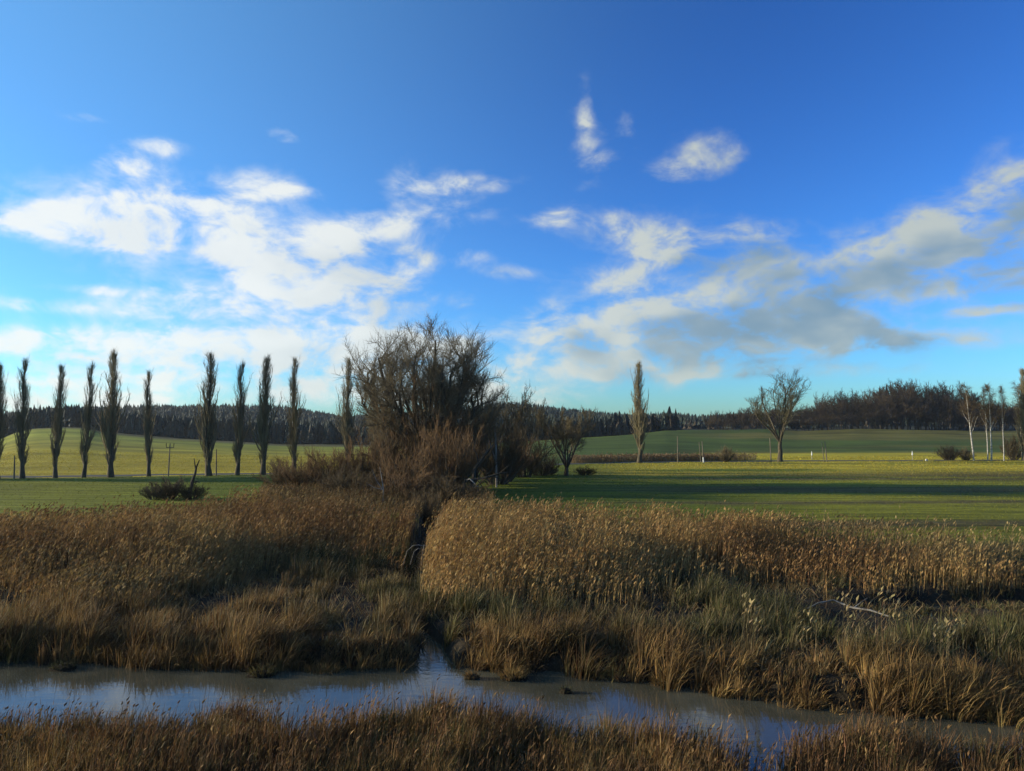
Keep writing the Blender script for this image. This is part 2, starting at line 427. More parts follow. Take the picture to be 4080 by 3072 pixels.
def build_ground():
    az = np.radians(np.concatenate([np.arange(-180, -42, 3.0), np.arange(-42, 42, .28), np.arange(42, 181, 3.0)]))
    az = np.unique(np.append(az, math.pi))
    r = np.concatenate([np.arange(1.5, 9, 1.0), np.arange(9, 52, .24), 52 * np.power(1.026, np.arange(0, 177))])
    A, Rr = np.meshgrid(az, r)
    X, Y = Rr * np.sin(A), Rr * np.cos(A)
    X, Y = X.ravel(), Y.ravel()
    Z = terrain(X, Y)
    V = np.stack([X, Y, Z], 1)
    na, nr = len(az), len(r)
    i = np.arange(nr - 1)[:, None] * na + np.arange(na - 1)[None, :]
    Q = np.stack([i, i + 1, i + na + 1, i + na], -1).reshape(-1, 4)[:, ::-1]
    V = np.vstack([V, [[0, 0, float(terrain(0, 0))]]]); c0 = len(V) - 1
    fan = np.stack([np.arange(na - 1), np.arange(1, na), np.full(na - 1, c0)], 1)[:, ::-1]
    # colours
    X, Y = V[:, 0], V[:, 1]
    dep = np.maximum(np.maximum(Y, np.abs(X) / .75), 1.0)
    px = CX + F * np.clip(X / dep, -.9, .9)
    rd = road_y(X)
    n = fbm(X * .05, Y * .25, 21)[:, None]
    marsh = np.array([.035, .027, .017]) * np.ones((len(V), 3))
    green = np.array([.115, .14, .009]); yel = np.array([.42, .33, .03]); yg = np.array([.22, .205, .018]); brown = np.array([.10, .075, .03])
    # near meadow: green in the middle, olive further right and left, brown mown swathes
    t = sstep(px, 2600, 3500)[:, None] * .8 + .55 * sstep(px, 1000, 300)[:, None]
    mead = green * (1 - t) + yg * t
    sw = vnoise(Y * .28 + 1.5 * fbm(X * .02, Y * .02, 22), 0 * X, 23); k = (sstep(sw, .45, .75) * sstep(px, 2000, 3000) * .85)[:, None]; mead = mead * (1 - k) + brown * k
    k = (sstep(rd - dep, 54, 30) * sstep(px, 2150, 2700))[:, None]; mead = mead * (1 - k) + yel * k
    # beyond the road
    left = px < 1700
    a = sstep(dep, rd + 40, 300)[:, None]
    fl = yel * .86 * (1 - a) + np.array([.26, .27, .03]) * a
    k = sstep(dep, 310, 330)[:, None]; fl = fl * (1 - k) + np.array([.11, .10, .045]) * k
    fr = np.array([.085, .12, .02]) * np.ones((len(V), 3))
    k = (sstep(fbm(X * .012, Y * .03, 31), .42, .6) * .8 * sstep(px, 2600, 3000))[:, None]; fr = fr * (1 - k) + np.array([.16, .13, .03]) * k
    k = (sstep(dep, rd + 62, rd + 52) * sstep(px, 2700, 2960))[:, None]; fr = fr * (1 - k) + np.array([.46, .37, .03]) * k
    fld = np.where(left[:, None], fl, fr)
    hill = np.array([.04, .04, .022]) * np.ones((len(V), 3))
    allf = [Q, fan]
    def sel(fun):
        out = []
        for f in allf:
            cx, cy = V[f, 0].mean(1), V[f, 1].mean(1)
            d = np.maximum(np.maximum(cy, np.abs(cx) / .75), 1.0)
            out.append(f[fun(cx, cy, d)])
        return out
    zones = [('marsh_ground', lambda x, y, d: (y < reed_far(x) + 3) | ((ditch_dist(x, y) < 1.6) & (y < 80)), marsh, M_GROUND),
             ('meadow', lambda x, y, d: (y >= reed_far(x) + 3) & (d < road_y(x)) & ((ditch_dist(x, y) >= 1.6) | (y >= 80)), mead, M_MEADOW),
             ('hill_field', lambda x, y, d: (y >= reed_far(x) + 3) & (d >= road_y(x)) & (d < DA + 4), fld, M_FIELD),
             ('wooded_hill', lambda x, y, d: (y >= reed_far(x) + 3) & (d >= road_y(x)) & (d >= DA + 4), hill, M_HILL)]
    for name, fun, col, mat in zones:
        fs = sel(fun)
        used = np.unique(np.concatenate([f.ravel() for f in fs]))
        remap = np.zeros(len(V), np.int32); remap[used] = np.arange(len(used))
        me = mesh(name, V[used], [remap[f] for f in fs if len(f)], mat, col[used], smooth=True)
        tag(obj(name, me), kind='structure')
    # water: one still sheet, seen where the ground dips below it
    xs = np.linspace(-70, 70, 29); ys = np.linspace(9, 62, 12)
    XX, YY = np.meshgrid(xs, ys); Vw = np.stack([XX.ravel(), YY.ravel(), np.full(XX.size, WZ)], 1)
    i = np.arange(len(ys) - 1)[:, None] * len(xs) + np.arange(len(xs) - 1)[None, :]
    Qw = np.stack([i, i + 1, i + len(xs) + 1, i + len(xs)], -1).reshape(-1, 4)
    tag(obj('water', mesh('water', Vw, Qw, M_WATER)), kind='structure')
    # the country road behind the row of trees
    xs = np.arange(-180, 240, 2.0); yc = road_y(xs) + 3.0
    prof = [(-2.6, -.12), (-1.9, .02), (1.9, .03), (2.6, -.12)]
    Vr = []
    for o, dz in prof: Vr.append(np.stack([xs, yc + o, terrain(xs, yc) + dz], 1))
    Vr = np.stack(Vr, 1).reshape(-1, 3); k = len(prof)
    i = np.arange(len(xs) - 1)[:, None] * k + np.arange(k - 1)[None, :]
    tag(obj('road', mesh('road', Vr, np.stack([i, i + k, i + k + 1, i + 1], -1).reshape(-1, 4), M_ROAD)), kind='structure')
build_ground()

# ------------------------------------------------------------------ blades, reeds, tussocks
def blades(base, h, w, lean_dir, lean, col, nseg=3, face=None, lift=1.0):
    """bent tapering ribbons; returns V, F(tris), colour"""
    n = len(base)
    t = np.linspace(0, 1, nseg + 1)
    ld = np.stack([np.cos(lean_dir), np.sin(lean_dir), np.zeros(n)], 1)
    ang = lean[:, None] * (t[None, :] ** 1.3)                       # bending angle grows along the blade
    seg = h[:, None] / nseg
    dx = np.sin(ang) * seg; dz = np.cos(ang) * seg
    X = np.concatenate([np.zeros((n, 1)), np.cumsum(dx[:, 1:], 1)], 1)
    Z = np.concatenate([np.zeros((n, 1)), np.cumsum(dz[:, 1:], 1)], 1)
    P = base[:, None, :] + ld[:, None, :] * X[..., None]; P[..., 2] += Z
    if face is None: face = rng.uniform(0, math.pi, n)
    sd = np.stack([np.cos(face), np.sin(face), np.zeros(n)], 1)
    wt = w[:, None] * (1 - t[None, :] ** 1.6) * .5
    Lf = P[:, :-1] - sd[:, None, :] * wt[:, :-1, None]; Rt = P[:, :-1] + sd[:, None, :] * wt[:, :-1, None]
    k = 2 * nseg + 1
    V = np.empty((n, k, 3)); V[:, 0:2 * nseg:2] = Lf; V[:, 1:2 * nseg:2] = Rt; V[:, -1] = P[:, -1]
    f = []
    for s in range(nseg - 1):
        a = 2 * s; f += [(a, a + 1, a + 3), (a, a + 3, a + 2)]
    f.append((2 * nseg - 2, 2 * nseg - 1, 2 * nseg))
    Fc = (np.array(f)[None] + (np.arange(n) * k)[:, None, None]).reshape(-1, 3)
    return V.reshape(-1, 3), Fc, np.repeat(col, k, 0)

def join(parts):
    V, Fc, Cc, o = [], [], [], 0
    for v, f, c in parts:
        V.append(v); Fc.append(f + o); Cc.append(c); o += len(v)
    return np.vstack(V), np.vstack(Fc), np.vstack(Cc)

def tint(base, n, dv=.25, dh=.08):
    c = np.asarray(base, float)
    c = np.broadcast_to(c, (n, 3)) * rng.uniform(1 - dv, 1 + dv, (n, 1)) * rng.uniform(1 - dh, 1 + dh, (n, 3))
    return np.clip(c, .005, .8)

def plumes(P, length, wid, ang, col, dirn):
    """feathery seed heads: two crossed drooping lens shapes, 8 triangles"""
    n = len(P)
    d = np.stack([np.cos(dirn) * np.sin(ang), np.sin(dirn) * np.sin(ang), np.cos(ang)], 1)
    out = []
    for q in (0, 1):
        fa = rng.uniform(0, math.pi, n)
        s = np.stack([np.cos(fa), np.sin(fa), np.zeros(n)], 1)
        droop = np.stack([np.cos(dirn), np.sin(dirn), -np.ones(n) * .4], 1)
        m = P + d * (length * .4)[:, None]
        tip = P + d * (length * .85)[:, None] + droop * (length * .22)[:, None]
        V = np.stack([P, m - s * (wid * .5)[:, None], m + s * (wid * .5)[:, None] + droop * (length * .08)[:, None], tip], 1)
        Fc = (np.array([(0, 2, 1), (1, 2, 3)])[None] + (np.arange(n) * 4)[:, None, None]).reshape(-1, 3)
        out.append((V.reshape(-1, 3), Fc, np.repeat(col, 4, 0)))
    return out

def reeds(base, h, col, pcol, lean=.12, wstem=.016, wleaf=.028, plume=.9, nleaf=3, psize=1.0):
    n = len(base)
    ld = rng.normal(0.15, .7, n); le = np.abs(rng.normal(lean, .09, n))
    parts = [blades(base, h, np.full(n, wstem) * 2, ld, le, col, 2)]
    for k in range(nleaf):
        t = rng.uniform(.25, .9, n)
        st = base.copy(); st[:, 0] += np.cos(ld) * h * t * np.sin(le * .55 * t); st[:, 1] += np.sin(ld) * h * t * np.sin(le * .55 * t); st[:, 2] += h * t * .99
        parts.append(blades(st, h * rng.uniform(.14, .28, n), np.full(n, wleaf) * rng.uniform(.7, 1.3, n), rng.normal(.2, 1.2, n), rng.uniform(.5, 1.7, n), tint(col, n, .15), 2))
    has = rng.random(n) < plume
    top = base.copy(); top[:, 0] += np.cos(ld) * h * np.sin(le * .62); top[:, 1] += np.sin(ld) * h * np.sin(le * .62); top[:, 2] += h * np.cos(le * .75) * .96
    m = int(has.sum())
    parts += plumes(top[has], rng.uniform(.2, .36, m) * psize, rng.uniform(.06, .12, m) * psize, rng.uniform(.15, .6, m), pcol[has], rng.normal(.1, .6, m))
    return parts

def scatter(x0, x1, y0, y1, n):
    return rng.uniform(x0, x1, n), rng.uniform(y0, y1, n)

def wedge(n, y0, y1, umax=.74):
    """even scatter over the ground between two depths, wider further off"""
    y = np.sqrt(rng.uniform(y0 * y0, y1 * y1, n)); return rng.uniform(-umax, umax, n) * y, y

def build_reed_bed():
    x, y = wedge(104000, 27, 57)
    keep = (y < reed_far(x) + rng.normal(0, .6, len(x))) & (y > reed_near(x) - 1.0 + rng.normal(0, 1.4, len(x)) + 6.0 * (fbm(x * .3, y * .3, 40) - .5)) & (ditch_dist(x, y) > .5 - 1.0 * sstep(y, 45, 50)) & (pool_dist(x, y) > .3)
    keep &= rng.random(len(x)) < .35 + .8 * sstep(fbm(x * .45, y * .45, 41), .3, .6)
    x, y = x[keep], y[keep]
    n = len(x)
    z = terrain(x, y); b = np.stack([x, y, z - .03], 1)
    patch = fbm(x * .16, y * .2, 42)
    h = (1.95 + .55 * (fbm(x * .3, y * .3, 43) - .5) * 2 + rng.normal(0, .26, n)) * np.where(rng.random(n) < .12, rng.uniform(.5, .8, n), 1) * (1 - .06 * sstep(x, 8, 22))
    h *= .40 + .60 * sstep(y - reed_near(x), -1.5, 5.5)
    tan, rust, grey = np.array([.44, .275, .095]), np.array([.30, .165, .058]), np.array([.24, .19, .085])
    k = sstep(patch, .4, .65)[:, None]; k2 = sstep(fbm(x * .1, y * .1, 44), .5, .7)[:, None]
    c = ((tan * (1 - k) + rust * k) * (1 - k2 * .5) + grey * k2 * .5) * (.9 + .14 * sstep(x, -6, -3))[:, None]
    col = tint(c, n, .3, .06); pc = tint(c * 1.0 + np.array([.02, .018, .01]), n, .25, .05)
    V, Fc, Cc = join(reeds(b, h, col, pc, psize=.8, lean=.24))
    o = obj('reed_bed', mesh('reed_bed', V, Fc, M_REED, Cc))
    tag(o, 'tall tan dry reeds with feathery plumes between the sedge and the meadow', 'reeds', kind='stuff')
    return len(Fc)

def clumps(cx, cy, ch, cr, nb, colf, wid, lean_bias=.25, zoff=0.0, nseg=3, droop=1.0):
    """tussocks: blades fanning out from each centre"""
    n = len(cx) * nb
    i = np.repeat(np.arange(len(cx)), nb)
    a = rng.uniform(0, 2 * math.pi, n); r = np.sqrt(rng.random(n)) * cr[i]
    x = cx[i] + np.cos(a) * r * .7; y = cy[i] + np.sin(a) * r * .7
    z = terrain(x, y)
    hh = ch[i] * rng.uniform(.55, 1.15, n)
    lx = np.cos(a) * (r / cr[i]) + lean_bias * 1.2; ly = np.sin(a) * (r / cr[i])
    ld = np.arctan2(ly, lx); le = np.clip(np.hypot(lx, ly) * rng.uniform(.35, 1.25, n) * droop + rng.normal(0, .12, n), .05, 2.3)
    col = colf(i, n)
    base = np.stack([x, y, np.maximum(z, WZ - .05) - .04 + zoff], 1)
    return blades(base, hh, wid * rng.uniform(.6, 1.3, n), ld, le, col, nseg)

GOLD, BROWN, OLIVE, DGREEN, RUST, STRAW = map(np.array, [(.345, .21, .07), (.155, .09, .034), (.115, .098, .03), (.062, .06, .02), (.185, .10, .04), (.40, .30, .14)])

def build_sedge():
    x, y = wedge(5000, 19, 41, .76)
    yf = shore_far(x)
    keep = (y > yf + 1.2) & (y < reed_near(x) + 2.0) & (ditch_dist(x, y) > .1) & (pool_dist(x, y) > .1)
    hm = fbm(x * .75, y * .5, 50, 2); keep &= rng.random(len(x)) < .06 + 1.1 * sstep(hm, .40, .58)
    x, y, hm = x[keep], y[keep], hm[keep]; n = len(x)
    dry = np.clip(sstep(x, -7, -11) * sstep(y, 36, 30) * 1.0 + .55 * sstep(fbm(x * .25, y * .3, 51), .48, .66) + .7 * sstep(y - shore_far(x), 3.2, 1.2), 0, 1)
    cc = OLIVE * .5 + DGREEN * .5 + (OLIVE * .5) * rng.normal(0, .3, (n, 1)); cc = cc * (1 - dry[:, None]) + (BROWN * .55 + GOLD * .45) * dry[:, None]
    cc = np.clip(cc * rng.uniform(.7, 1.25, (n, 1)), .02, .6)
    h = rng.uniform(.4, .9, n) * (1 - .15 * dry) * (.55 + .9 * sstep(hm, .4, .75)) * np.where((x > 12.3) & (y > 24.5) & (y < 31), .38, 1.0)
    def colf(i, m):
        c = tint(cc[i], m, .3, .1); s = rng.random(m) < .13; c[s] = tint(STRAW * .7, int(s.sum()), .3); return c
    V, Fc, Cc = clumps(x, y, h, rng.uniform(.2, .75, n), 40, colf, .032, .5)
    tag(obj('sedge_marsh', mesh('sedge_marsh', V, Fc, M_GRASS, Cc)), 'olive green and brown sedge clumps covering the marsh behind the bank', 'sedge', kind='stuff')
    a = len(Fc)
    # golden matted grass hanging over the far bank of the channel
    x = rng.uniform(-17, 16.5, 1150); yf = shore_far(x); y = yf - .15 - .4 * (rng.random(len(x)) < .16) * rng.random(len(x)) + rng.uniform(.0, 1.65, len(x)) ** 2
    keep = (ditch_dist(x, y) > .25) & (rng.random(len(x)) < .35 + sstep(fbm(x * .8, y * .8, 55), .36, .58)); x, y = x[keep], y[keep]; n = len(x)
    g = sstep(fbm(x * .4, y * .4, 56), .5, .7)[:, None]
    cc = (GOLD * (1 - g) + OLIVE * 1.2 * g) * rng.uniform(.4, 1.15, (n, 1)); k = (rng.random((n, 1)) < .35); cc = np.where(k, BROWN * rng.uniform(.7, 1.2, (n, 1)), cc)
    V, Fc, Cc = clumps(x, y, rng.uniform(.35, .85, n) * (.35 + 1.3 * sstep(fbm(x * .7, 2.2, 57, 2), .25, .75)), rng.uniform(.22, .6, n), 48, lambda i, m: tint(cc[i], m, .3, .08), .028, .55, droop=1.5)
    tag(obj('bank_grass', mesh('bank_grass', V, Fc, M_GRASS, Cc)), 'golden matted dry grass hanging over the far bank of the channel', 'grass', kind='stuff')
    return a + len(Fc)

def build_foreground():
    x, y = wedge(3300, 9.5, 19.5, .78)
    sn = shore_near(x)
    keep = (y < sn + rng.normal(.1, .35, len(x))) & (rng.random(len(x)) < (.3 + sstep(fbm(x * .7, y * .7, 60), .3, .55)))
    keep &= ~((x > 4.3) & (x < 5.3) & (y > 13.4))
    x, y = x[keep], y[keep]; n = len(x)
    f = fbm(x * .5, y * .5, 61)
    edge = sstep(sn[keep] - y, 2.2, .4)
    k = np.clip(sstep(f, .42, .6) * .8 + .6 * edge, 0, 1)[:, None]
    cc = (GOLD * .9) * (1 - k) + RUST * k
    g = (rng.random((n, 1)) < .14); cc = np.where(g, OLIVE * 1.1, cc) * rng.uniform(.55, 1.25, (n, 1))
    h = rng.uniform(.5, 1.0, n) * (1 + .25 * edge) * (.55 + .75 * fbm(x * .5, y * .5, 62)) * .82
    V1 = clumps(x, y, h, rng.uniform(.2, .5, n), 44, lambda i, m: tint(cc[i], m, .35, .1), .022, .4, droop=.95)
    # thin upright dead stalks with small seed heads, standing into the water
    m0 = 10500
    xs, ys = wedge(m0, 9.5, 20.2, .78); sn = shore_near(xs)
    keep = (ys < sn + .9 * (fbm(xs * .9, 1.7, 63) - .3)) & (rng.random(m0) < .12 + sstep(fbm(xs * .6, ys * .6, 64), .45, .62)); xs, ys = xs[keep], ys[keep]; m = len(xs)
    b = np.stack([xs, ys, np.maximum(terrain(xs, ys), -1.3) - .03], 1)
    hh = rng.uniform(.75, 1.35, m) * (.55 + .6 * fbm(xs * .5, ys * .5, 62)) * .85
    col = tint(RUST * .75 + BROWN * .3, m, .35, .1); pc = tint(RUST * .5 + GOLD * .5, m, .3)
    R = reeds(b, hh, col, pc, lean=.24, wstem=.012, wleaf=.018, plume=.5, nleaf=3, psize=.42)
    V, Fc, Cc = join([V1] + R)
    tag(obj('near_bank_grass', mesh('near_bank_grass', V, Fc, M_GRASS, Cc)), 'rusty brown dead grass and stalks along the near bank of the channel', 'grass', kind='stuff')
    return len(Fc)

def build_meadow_grass():
    # turf of the meadow and the first strip beyond the road as upright blade tufts
    parts = []
    x, y = wedge(110000, 44, 185, .72)
    # thin out with distance, larger tufts further off
    keep = (rng.random(len(x)) < np.clip(95 / y, 0, 1) ** 1.1) & (y > reed_far(x) + 1.0) & (np.abs(y - road_y(x) - 3.0) > 3.4) & (ditch_dist(x, y) > 1.8)
    px = CX + F * x / y
    keep &= (y < road_y(x)) | (px > 2650) | (px < 1500)
    x, y, px = x[keep], y[keep], px[keep]; n = len(x)
    rd = road_y(x)
    green, yel, yg, brown = np.array([.13, .165, .011]), np.array([.42, .33, .03]), np.array([.22, .205, .02]), np.array([.12, .09, .035])
    t = (sstep(px, 2600, 3500) * .8 + .55 * sstep(px, 1000, 300))[:, None]
    c = green * (1 - t) + yg * t
    sw = vnoise(y * .28 + 1.5 * fbm(x * .02, y * .02, 22), 0 * x, 23); k = (sstep(sw, .45, .75) * sstep(px, 2000, 3000) * .85)[:, None]; c = c * (1 - k) + brown * k
    k = (sstep(rd - y, 54, 30) * sstep(px, 2150, 2700))[:, None]; c = c * (1 - k) + yel * k
    far = (y > rd)[:, None]; c = np.where(far, yel, c)
    b = np.stack([x, y, terrain(x, y) - .02], 1)
    h = rng.uniform(.04, .09, n) * (.5 + y / 110)
    for q in range(1):
        parts.append(blades(b + rng.normal(0, .12, (n, 3)) * [1, 1, 0], h, .02 + y * .0009, rng.uniform(0, 6.28, n), rng.uniform(.1, .9, n), tint(c, n, .25, .08), 2))
    V, Fc, Cc = join(parts)
    tag(obj('meadow_grass', mesh('meadow_grass', V, Fc, M_GRASS, Cc)), 'short green and yellowish turf of the meadow along the tree row', 'grass', kind='stuff')
    # tan reeds and weeds along the roadside ditch by the single poplar
    m = 5200
    u = rng.uniform(2270, 3010, m); dep = road_y((u - CX) / F * 148) + 6 + rng.exponential(4, m)
    x = (u - CX) / F * dep; keep = rng.random(m) < .35 + .65 * sstep(u, 3000, 2850); x, dep = x[keep], dep[keep]; m = len(x)
    b = np.stack([x, dep, terrain(x, dep) - .05], 1)
    P = reeds(b, rng.uniform(.5, 1.3, m), tint((.30, .20, .09), m, .25), tint((.33, .22, .11), m, .2), wstem=.03, wleaf=.06, nleaf=2, psize=1.6)
    V, Fc2, Cc = join(P)
    tag(obj('roadside_reeds', mesh('roadside_reeds', V, Fc2, M_REED, Cc)), 'strip of pinkish tan reeds along the road by the single poplar', 'reeds', kind='stuff')
    return len(Fc) + len(Fc2)

def build_thicket_weeds():
    m = 11000
    u = rng.uniform(1040, 1960, m); dep = 56 + rng.random(m) * np.interp(u, [1040, 1250, 1500, 1850, 1960], [9, 16, 22, 18, 5])
    dep = dep + np.interp(u, [1040, 1150, 1300, 1960], [6, 4, 0, 0])
    x = (u - CX) / F * dep
    keep = (rng.random(m) < .3 + .9 * sstep(fbm(x * .3, dep * .3, 70), .35, .6)) & (dep > reed_far(x) + .5); x, dep = x[keep], dep[keep]; m = len(x)
    b = np.stack([x, dep, terrain(x, dep) - .05], 1)
    P = reeds(b, rng.uniform(.6, 1.7, m) * (.7 + .5 * fbm(x * .25, dep * .25, 71)), tint((.17, .105, .04), m, .35), tint((.20, .125, .05), m, .3), wstem=.016, wleaf=.035, plume=.4, nleaf=2, psize=.8, lean=.25)
    V, Fc, Cc = join(P)
    tag(obj('thicket_weeds', mesh('thicket_weeds', V, Fc, M_REED, Cc)), 'brown dead weeds standing round the foot of the willow thicket', 'weeds', kind='stuff')
    return len(Fc)
TRI = {}
TRI['weeds'] = build_thicket_weeds()
TRI['reed_bed'] = build_reed_bed()
TRI['sedge'] = build_sedge()
TRI['foreground'] = build_foreground()
def build_rough_edge():
    # rough grass tufts along the meadow side of the reeds
    x = rng.uniform(-36, 34, 1500); y = reed_far(x) + 1.0 + rng.exponential(3.2, len(x))
    keep = (rng.random(len(x)) < .15 + sstep(fbm(x * .3, y * .3, 81), .4, .65)) & (np.abs(x / y) < .74); x, y = x[keep], y[keep]; n = len(x)
    k = sstep(fbm(x * .15, y * .4, 82), .4, .6)[:, None]; cc = (np.array([.16, .15, .03]) * (1 - k) + np.array([.17, .11, .045]) * k) * rng.uniform(.7, 1.2, (n, 1))
    a = clumps(x, y, rng.uniform(.14, .42, n), rng.uniform(.2, .5, n), 26, lambda i, m: tint(cc[i], m, .3, .08), .03, .3, nseg=2)
    V, Fc, Cc = join([a]); tag(obj('rough_grass', mesh('rough_grass', V, Fc, M_GRASS, Cc)), 'rough brownish grass tufts along the meadow edge behind the reeds', 'grass', kind='stuff')
    # flattened dead stems lying between the clumps
    x, y = wedge(26000, 9.5, 40, .76); keep = ((y > shore_far(x) + .1) | (y < shore_near(x) - .1)) & (y < reed_near(x) + 3) & (ditch_dist(x, y) > .1) & (pool_dist(x, y) > .1); x, y = x[keep], y[keep]; n = len(x)
    b = np.stack([x, y, terrain(x, y) + rng.uniform(.02, .12, n)], 1)
    c = np.where(rng.random((n, 1)) < .5, STRAW * .6, BROWN)
    V, Fc2, Cc = blades(b, rng.uniform(.3, .9, n), rng.uniform(.015, .03, n), rng.uniform(0, 6.28, n), rng.uniform(1.5, 2.1, n), tint(c, n, .35), 2)
    tag(obj('dead_stem_litter', mesh('dead_stem_litter', V, Fc2, M_GRASS, Cc)), 'flattened dead stems lying on the marsh ground between the clumps', 'litter', kind='stuff')
    return len(Fc) + len(Fc2)
TRI['rough'] = build_rough_edge()
TRI['meadow'] = build_meadow_grass()

# ------------------------------------------------------------------ trees
UP = np.array([0, 0, 1.0])
def unit(v): return v / np.maximum(np.linalg.norm(v, axis=-1, keepdims=True), 1e-9)

def tubes(P, R, k=3):
    M, n = P.shape[:2]
    T = unit(np.gradient(P, axis=1))
    ref = np.array([.35, .9, .25])
    S = unit(np.cross(T, ref)); B = np.cross(T, S)
    a = np.arange(k) * 2 * math.pi / k
    V = P[:, :, None, :] + R[:, :, None, None] * (S[:, :, None, :] * np.cos(a)[None, None, :, None] + B[:, :, None, :] * np.sin(a)[None, None, :, None])
    idx = np.arange(M * n * k).reshape(M, n, k)
    A, Bq = idx[:, :-1], idx[:, 1:]
    Q = np.stack([A, np.roll(A, -1, 2), np.roll(Bq, -1, 2), Bq], -1).reshape(-1, 4)
    return V.reshape(-1, 3), Q

def join_tubes(L):
    V, Q, o = [], [], 0
    for P, R, k in L:
        v, q = tubes(P, R, k); V.append(v); Q.append(q + o); o += len(v)
    return np.vstack(V), np.vstack(Q)

def shoot(p0, d0, Lg, r0, n, curl, wob, g, taper=.25, target=UP):
    """paths from p0 along d0, bending towards target by curl and wandering by wob"""
    M = len(p0); P = [p0]; d = unit(d0)
    w = g.normal(0, 1, (M, 3))
    for s in range(n - 1):
        d = unit(d + target * curl / (n - 1) + (w * .6 + g.normal(0, 1, (M, 3)) * .8) * wob / (n - 1))
        P.append(P[-1] + d * (Lg / (n - 1))[:, None])
    t = np.linspace(0, 1, n)
    R = r0[:, None] * (1 - (1 - taper) * t[None, :])
    return np.stack(P, 1), R

def grow(P, R, cnt, tr, ang, Lf, curl, wob, n, rr, rmin, g, upb=0.0, taper=.3, target=UP):
    M, k = P.shape[:2]
    i = np.repeat(np.arange(M), cnt); m = len(i)
    t = (np.tile((np.arange(cnt) + .5) / cnt, M) + g.uniform(-.5, .5, m) / cnt) * (tr[1] - tr[0]) + tr[0]
    f = t * (k - 1); a = np.minimum(f.astype(int), k - 2); q = (f - a)[:, None]
    p0 = P[i, a] * (1 - q) + P[i, a + 1] * q
    rp = R[i, a] * (1 - q[:, 0]) + R[i, a + 1] * q[:, 0]
    T = unit(P[i, a + 1] - P[i, a])
    rv = unit(g.normal(0, 1, (m, 3))); pr = unit(rv - T * (rv * T).sum(1, keepdims=True))
    an = g.uniform(*ang, m)[:, None]
    d = unit(T * np.cos(an) + pr * np.sin(an) + UP * upb)
    Lp = np.linalg.norm(np.diff(P, axis=1), axis=2).sum(1)[i]
    Lg = Lf(t, Lp, g, m)
    return shoot(p0, d, Lg, np.maximum(rp * rr, rmin), n, curl, wob, g, taper, target)

def mk_tree(V_trunk, V_crown, mat_t, mat_c, name):
    v, q = join_tubes(V_trunk); a = mesh(name + '_trunk', v, q, mat_t, smooth=True)
    v, q2 = join_tubes(V_crown); b = mesh(name + '_crown', v, q2, mat_c)
    return a, b, (len(q) + len(q2)) * 2

def poplar(seed, H=17.0, dens=1.0):
    g = np.random.default_rng(seed)
    z = np.linspace(0, 1, 12); T = np.zeros((1, 12, 3)); T[0, :, 2] = z * H * .95
    T[0, 1:, :2] = np.cumsum(g.normal(0, .05, (11, 2)), 0)
    R = np.maximum(.23 * (1 - z) ** .9, .025); R[0] = .31; R = R[None]
    def L1(t, Lp, g, m): return H * (.045 + .31 * (1 - t)) * (.40 + .60 * sstep(t, .04, .24)) * g.uniform(.55, 1.05, m) * np.where(g.random(m) < .12, 1.55, 1.0)
    P1, R1 = grow(T, R, int(98 * dens), (.055, .95), (.28, .62), L1, 1.9, .22, 6, .42, .022, g, .15)
    P2, R2 = grow(P1, R1, 6, (.12, .97), (.22, .5), lambda t, Lp, g, m: Lp * g.uniform(.2, .45, m) * (1.1 - .5 * t), 1.0, .3, 5, .6, .016, g, .2)
    P3, R3 = grow(P2, R2, 4, (.15, 1), (.25, .6), lambda t, Lp, g, m: g.uniform(.3, .9, m), .7, .3, 2, .7, .010, g, .25)
    return mk_tree([(T, R, 8)], [(P1, R1, 4), (P2, R2, 3), (P3, R3, 3)], M_POPLAR, M_POPLAR_T, 'poplar')

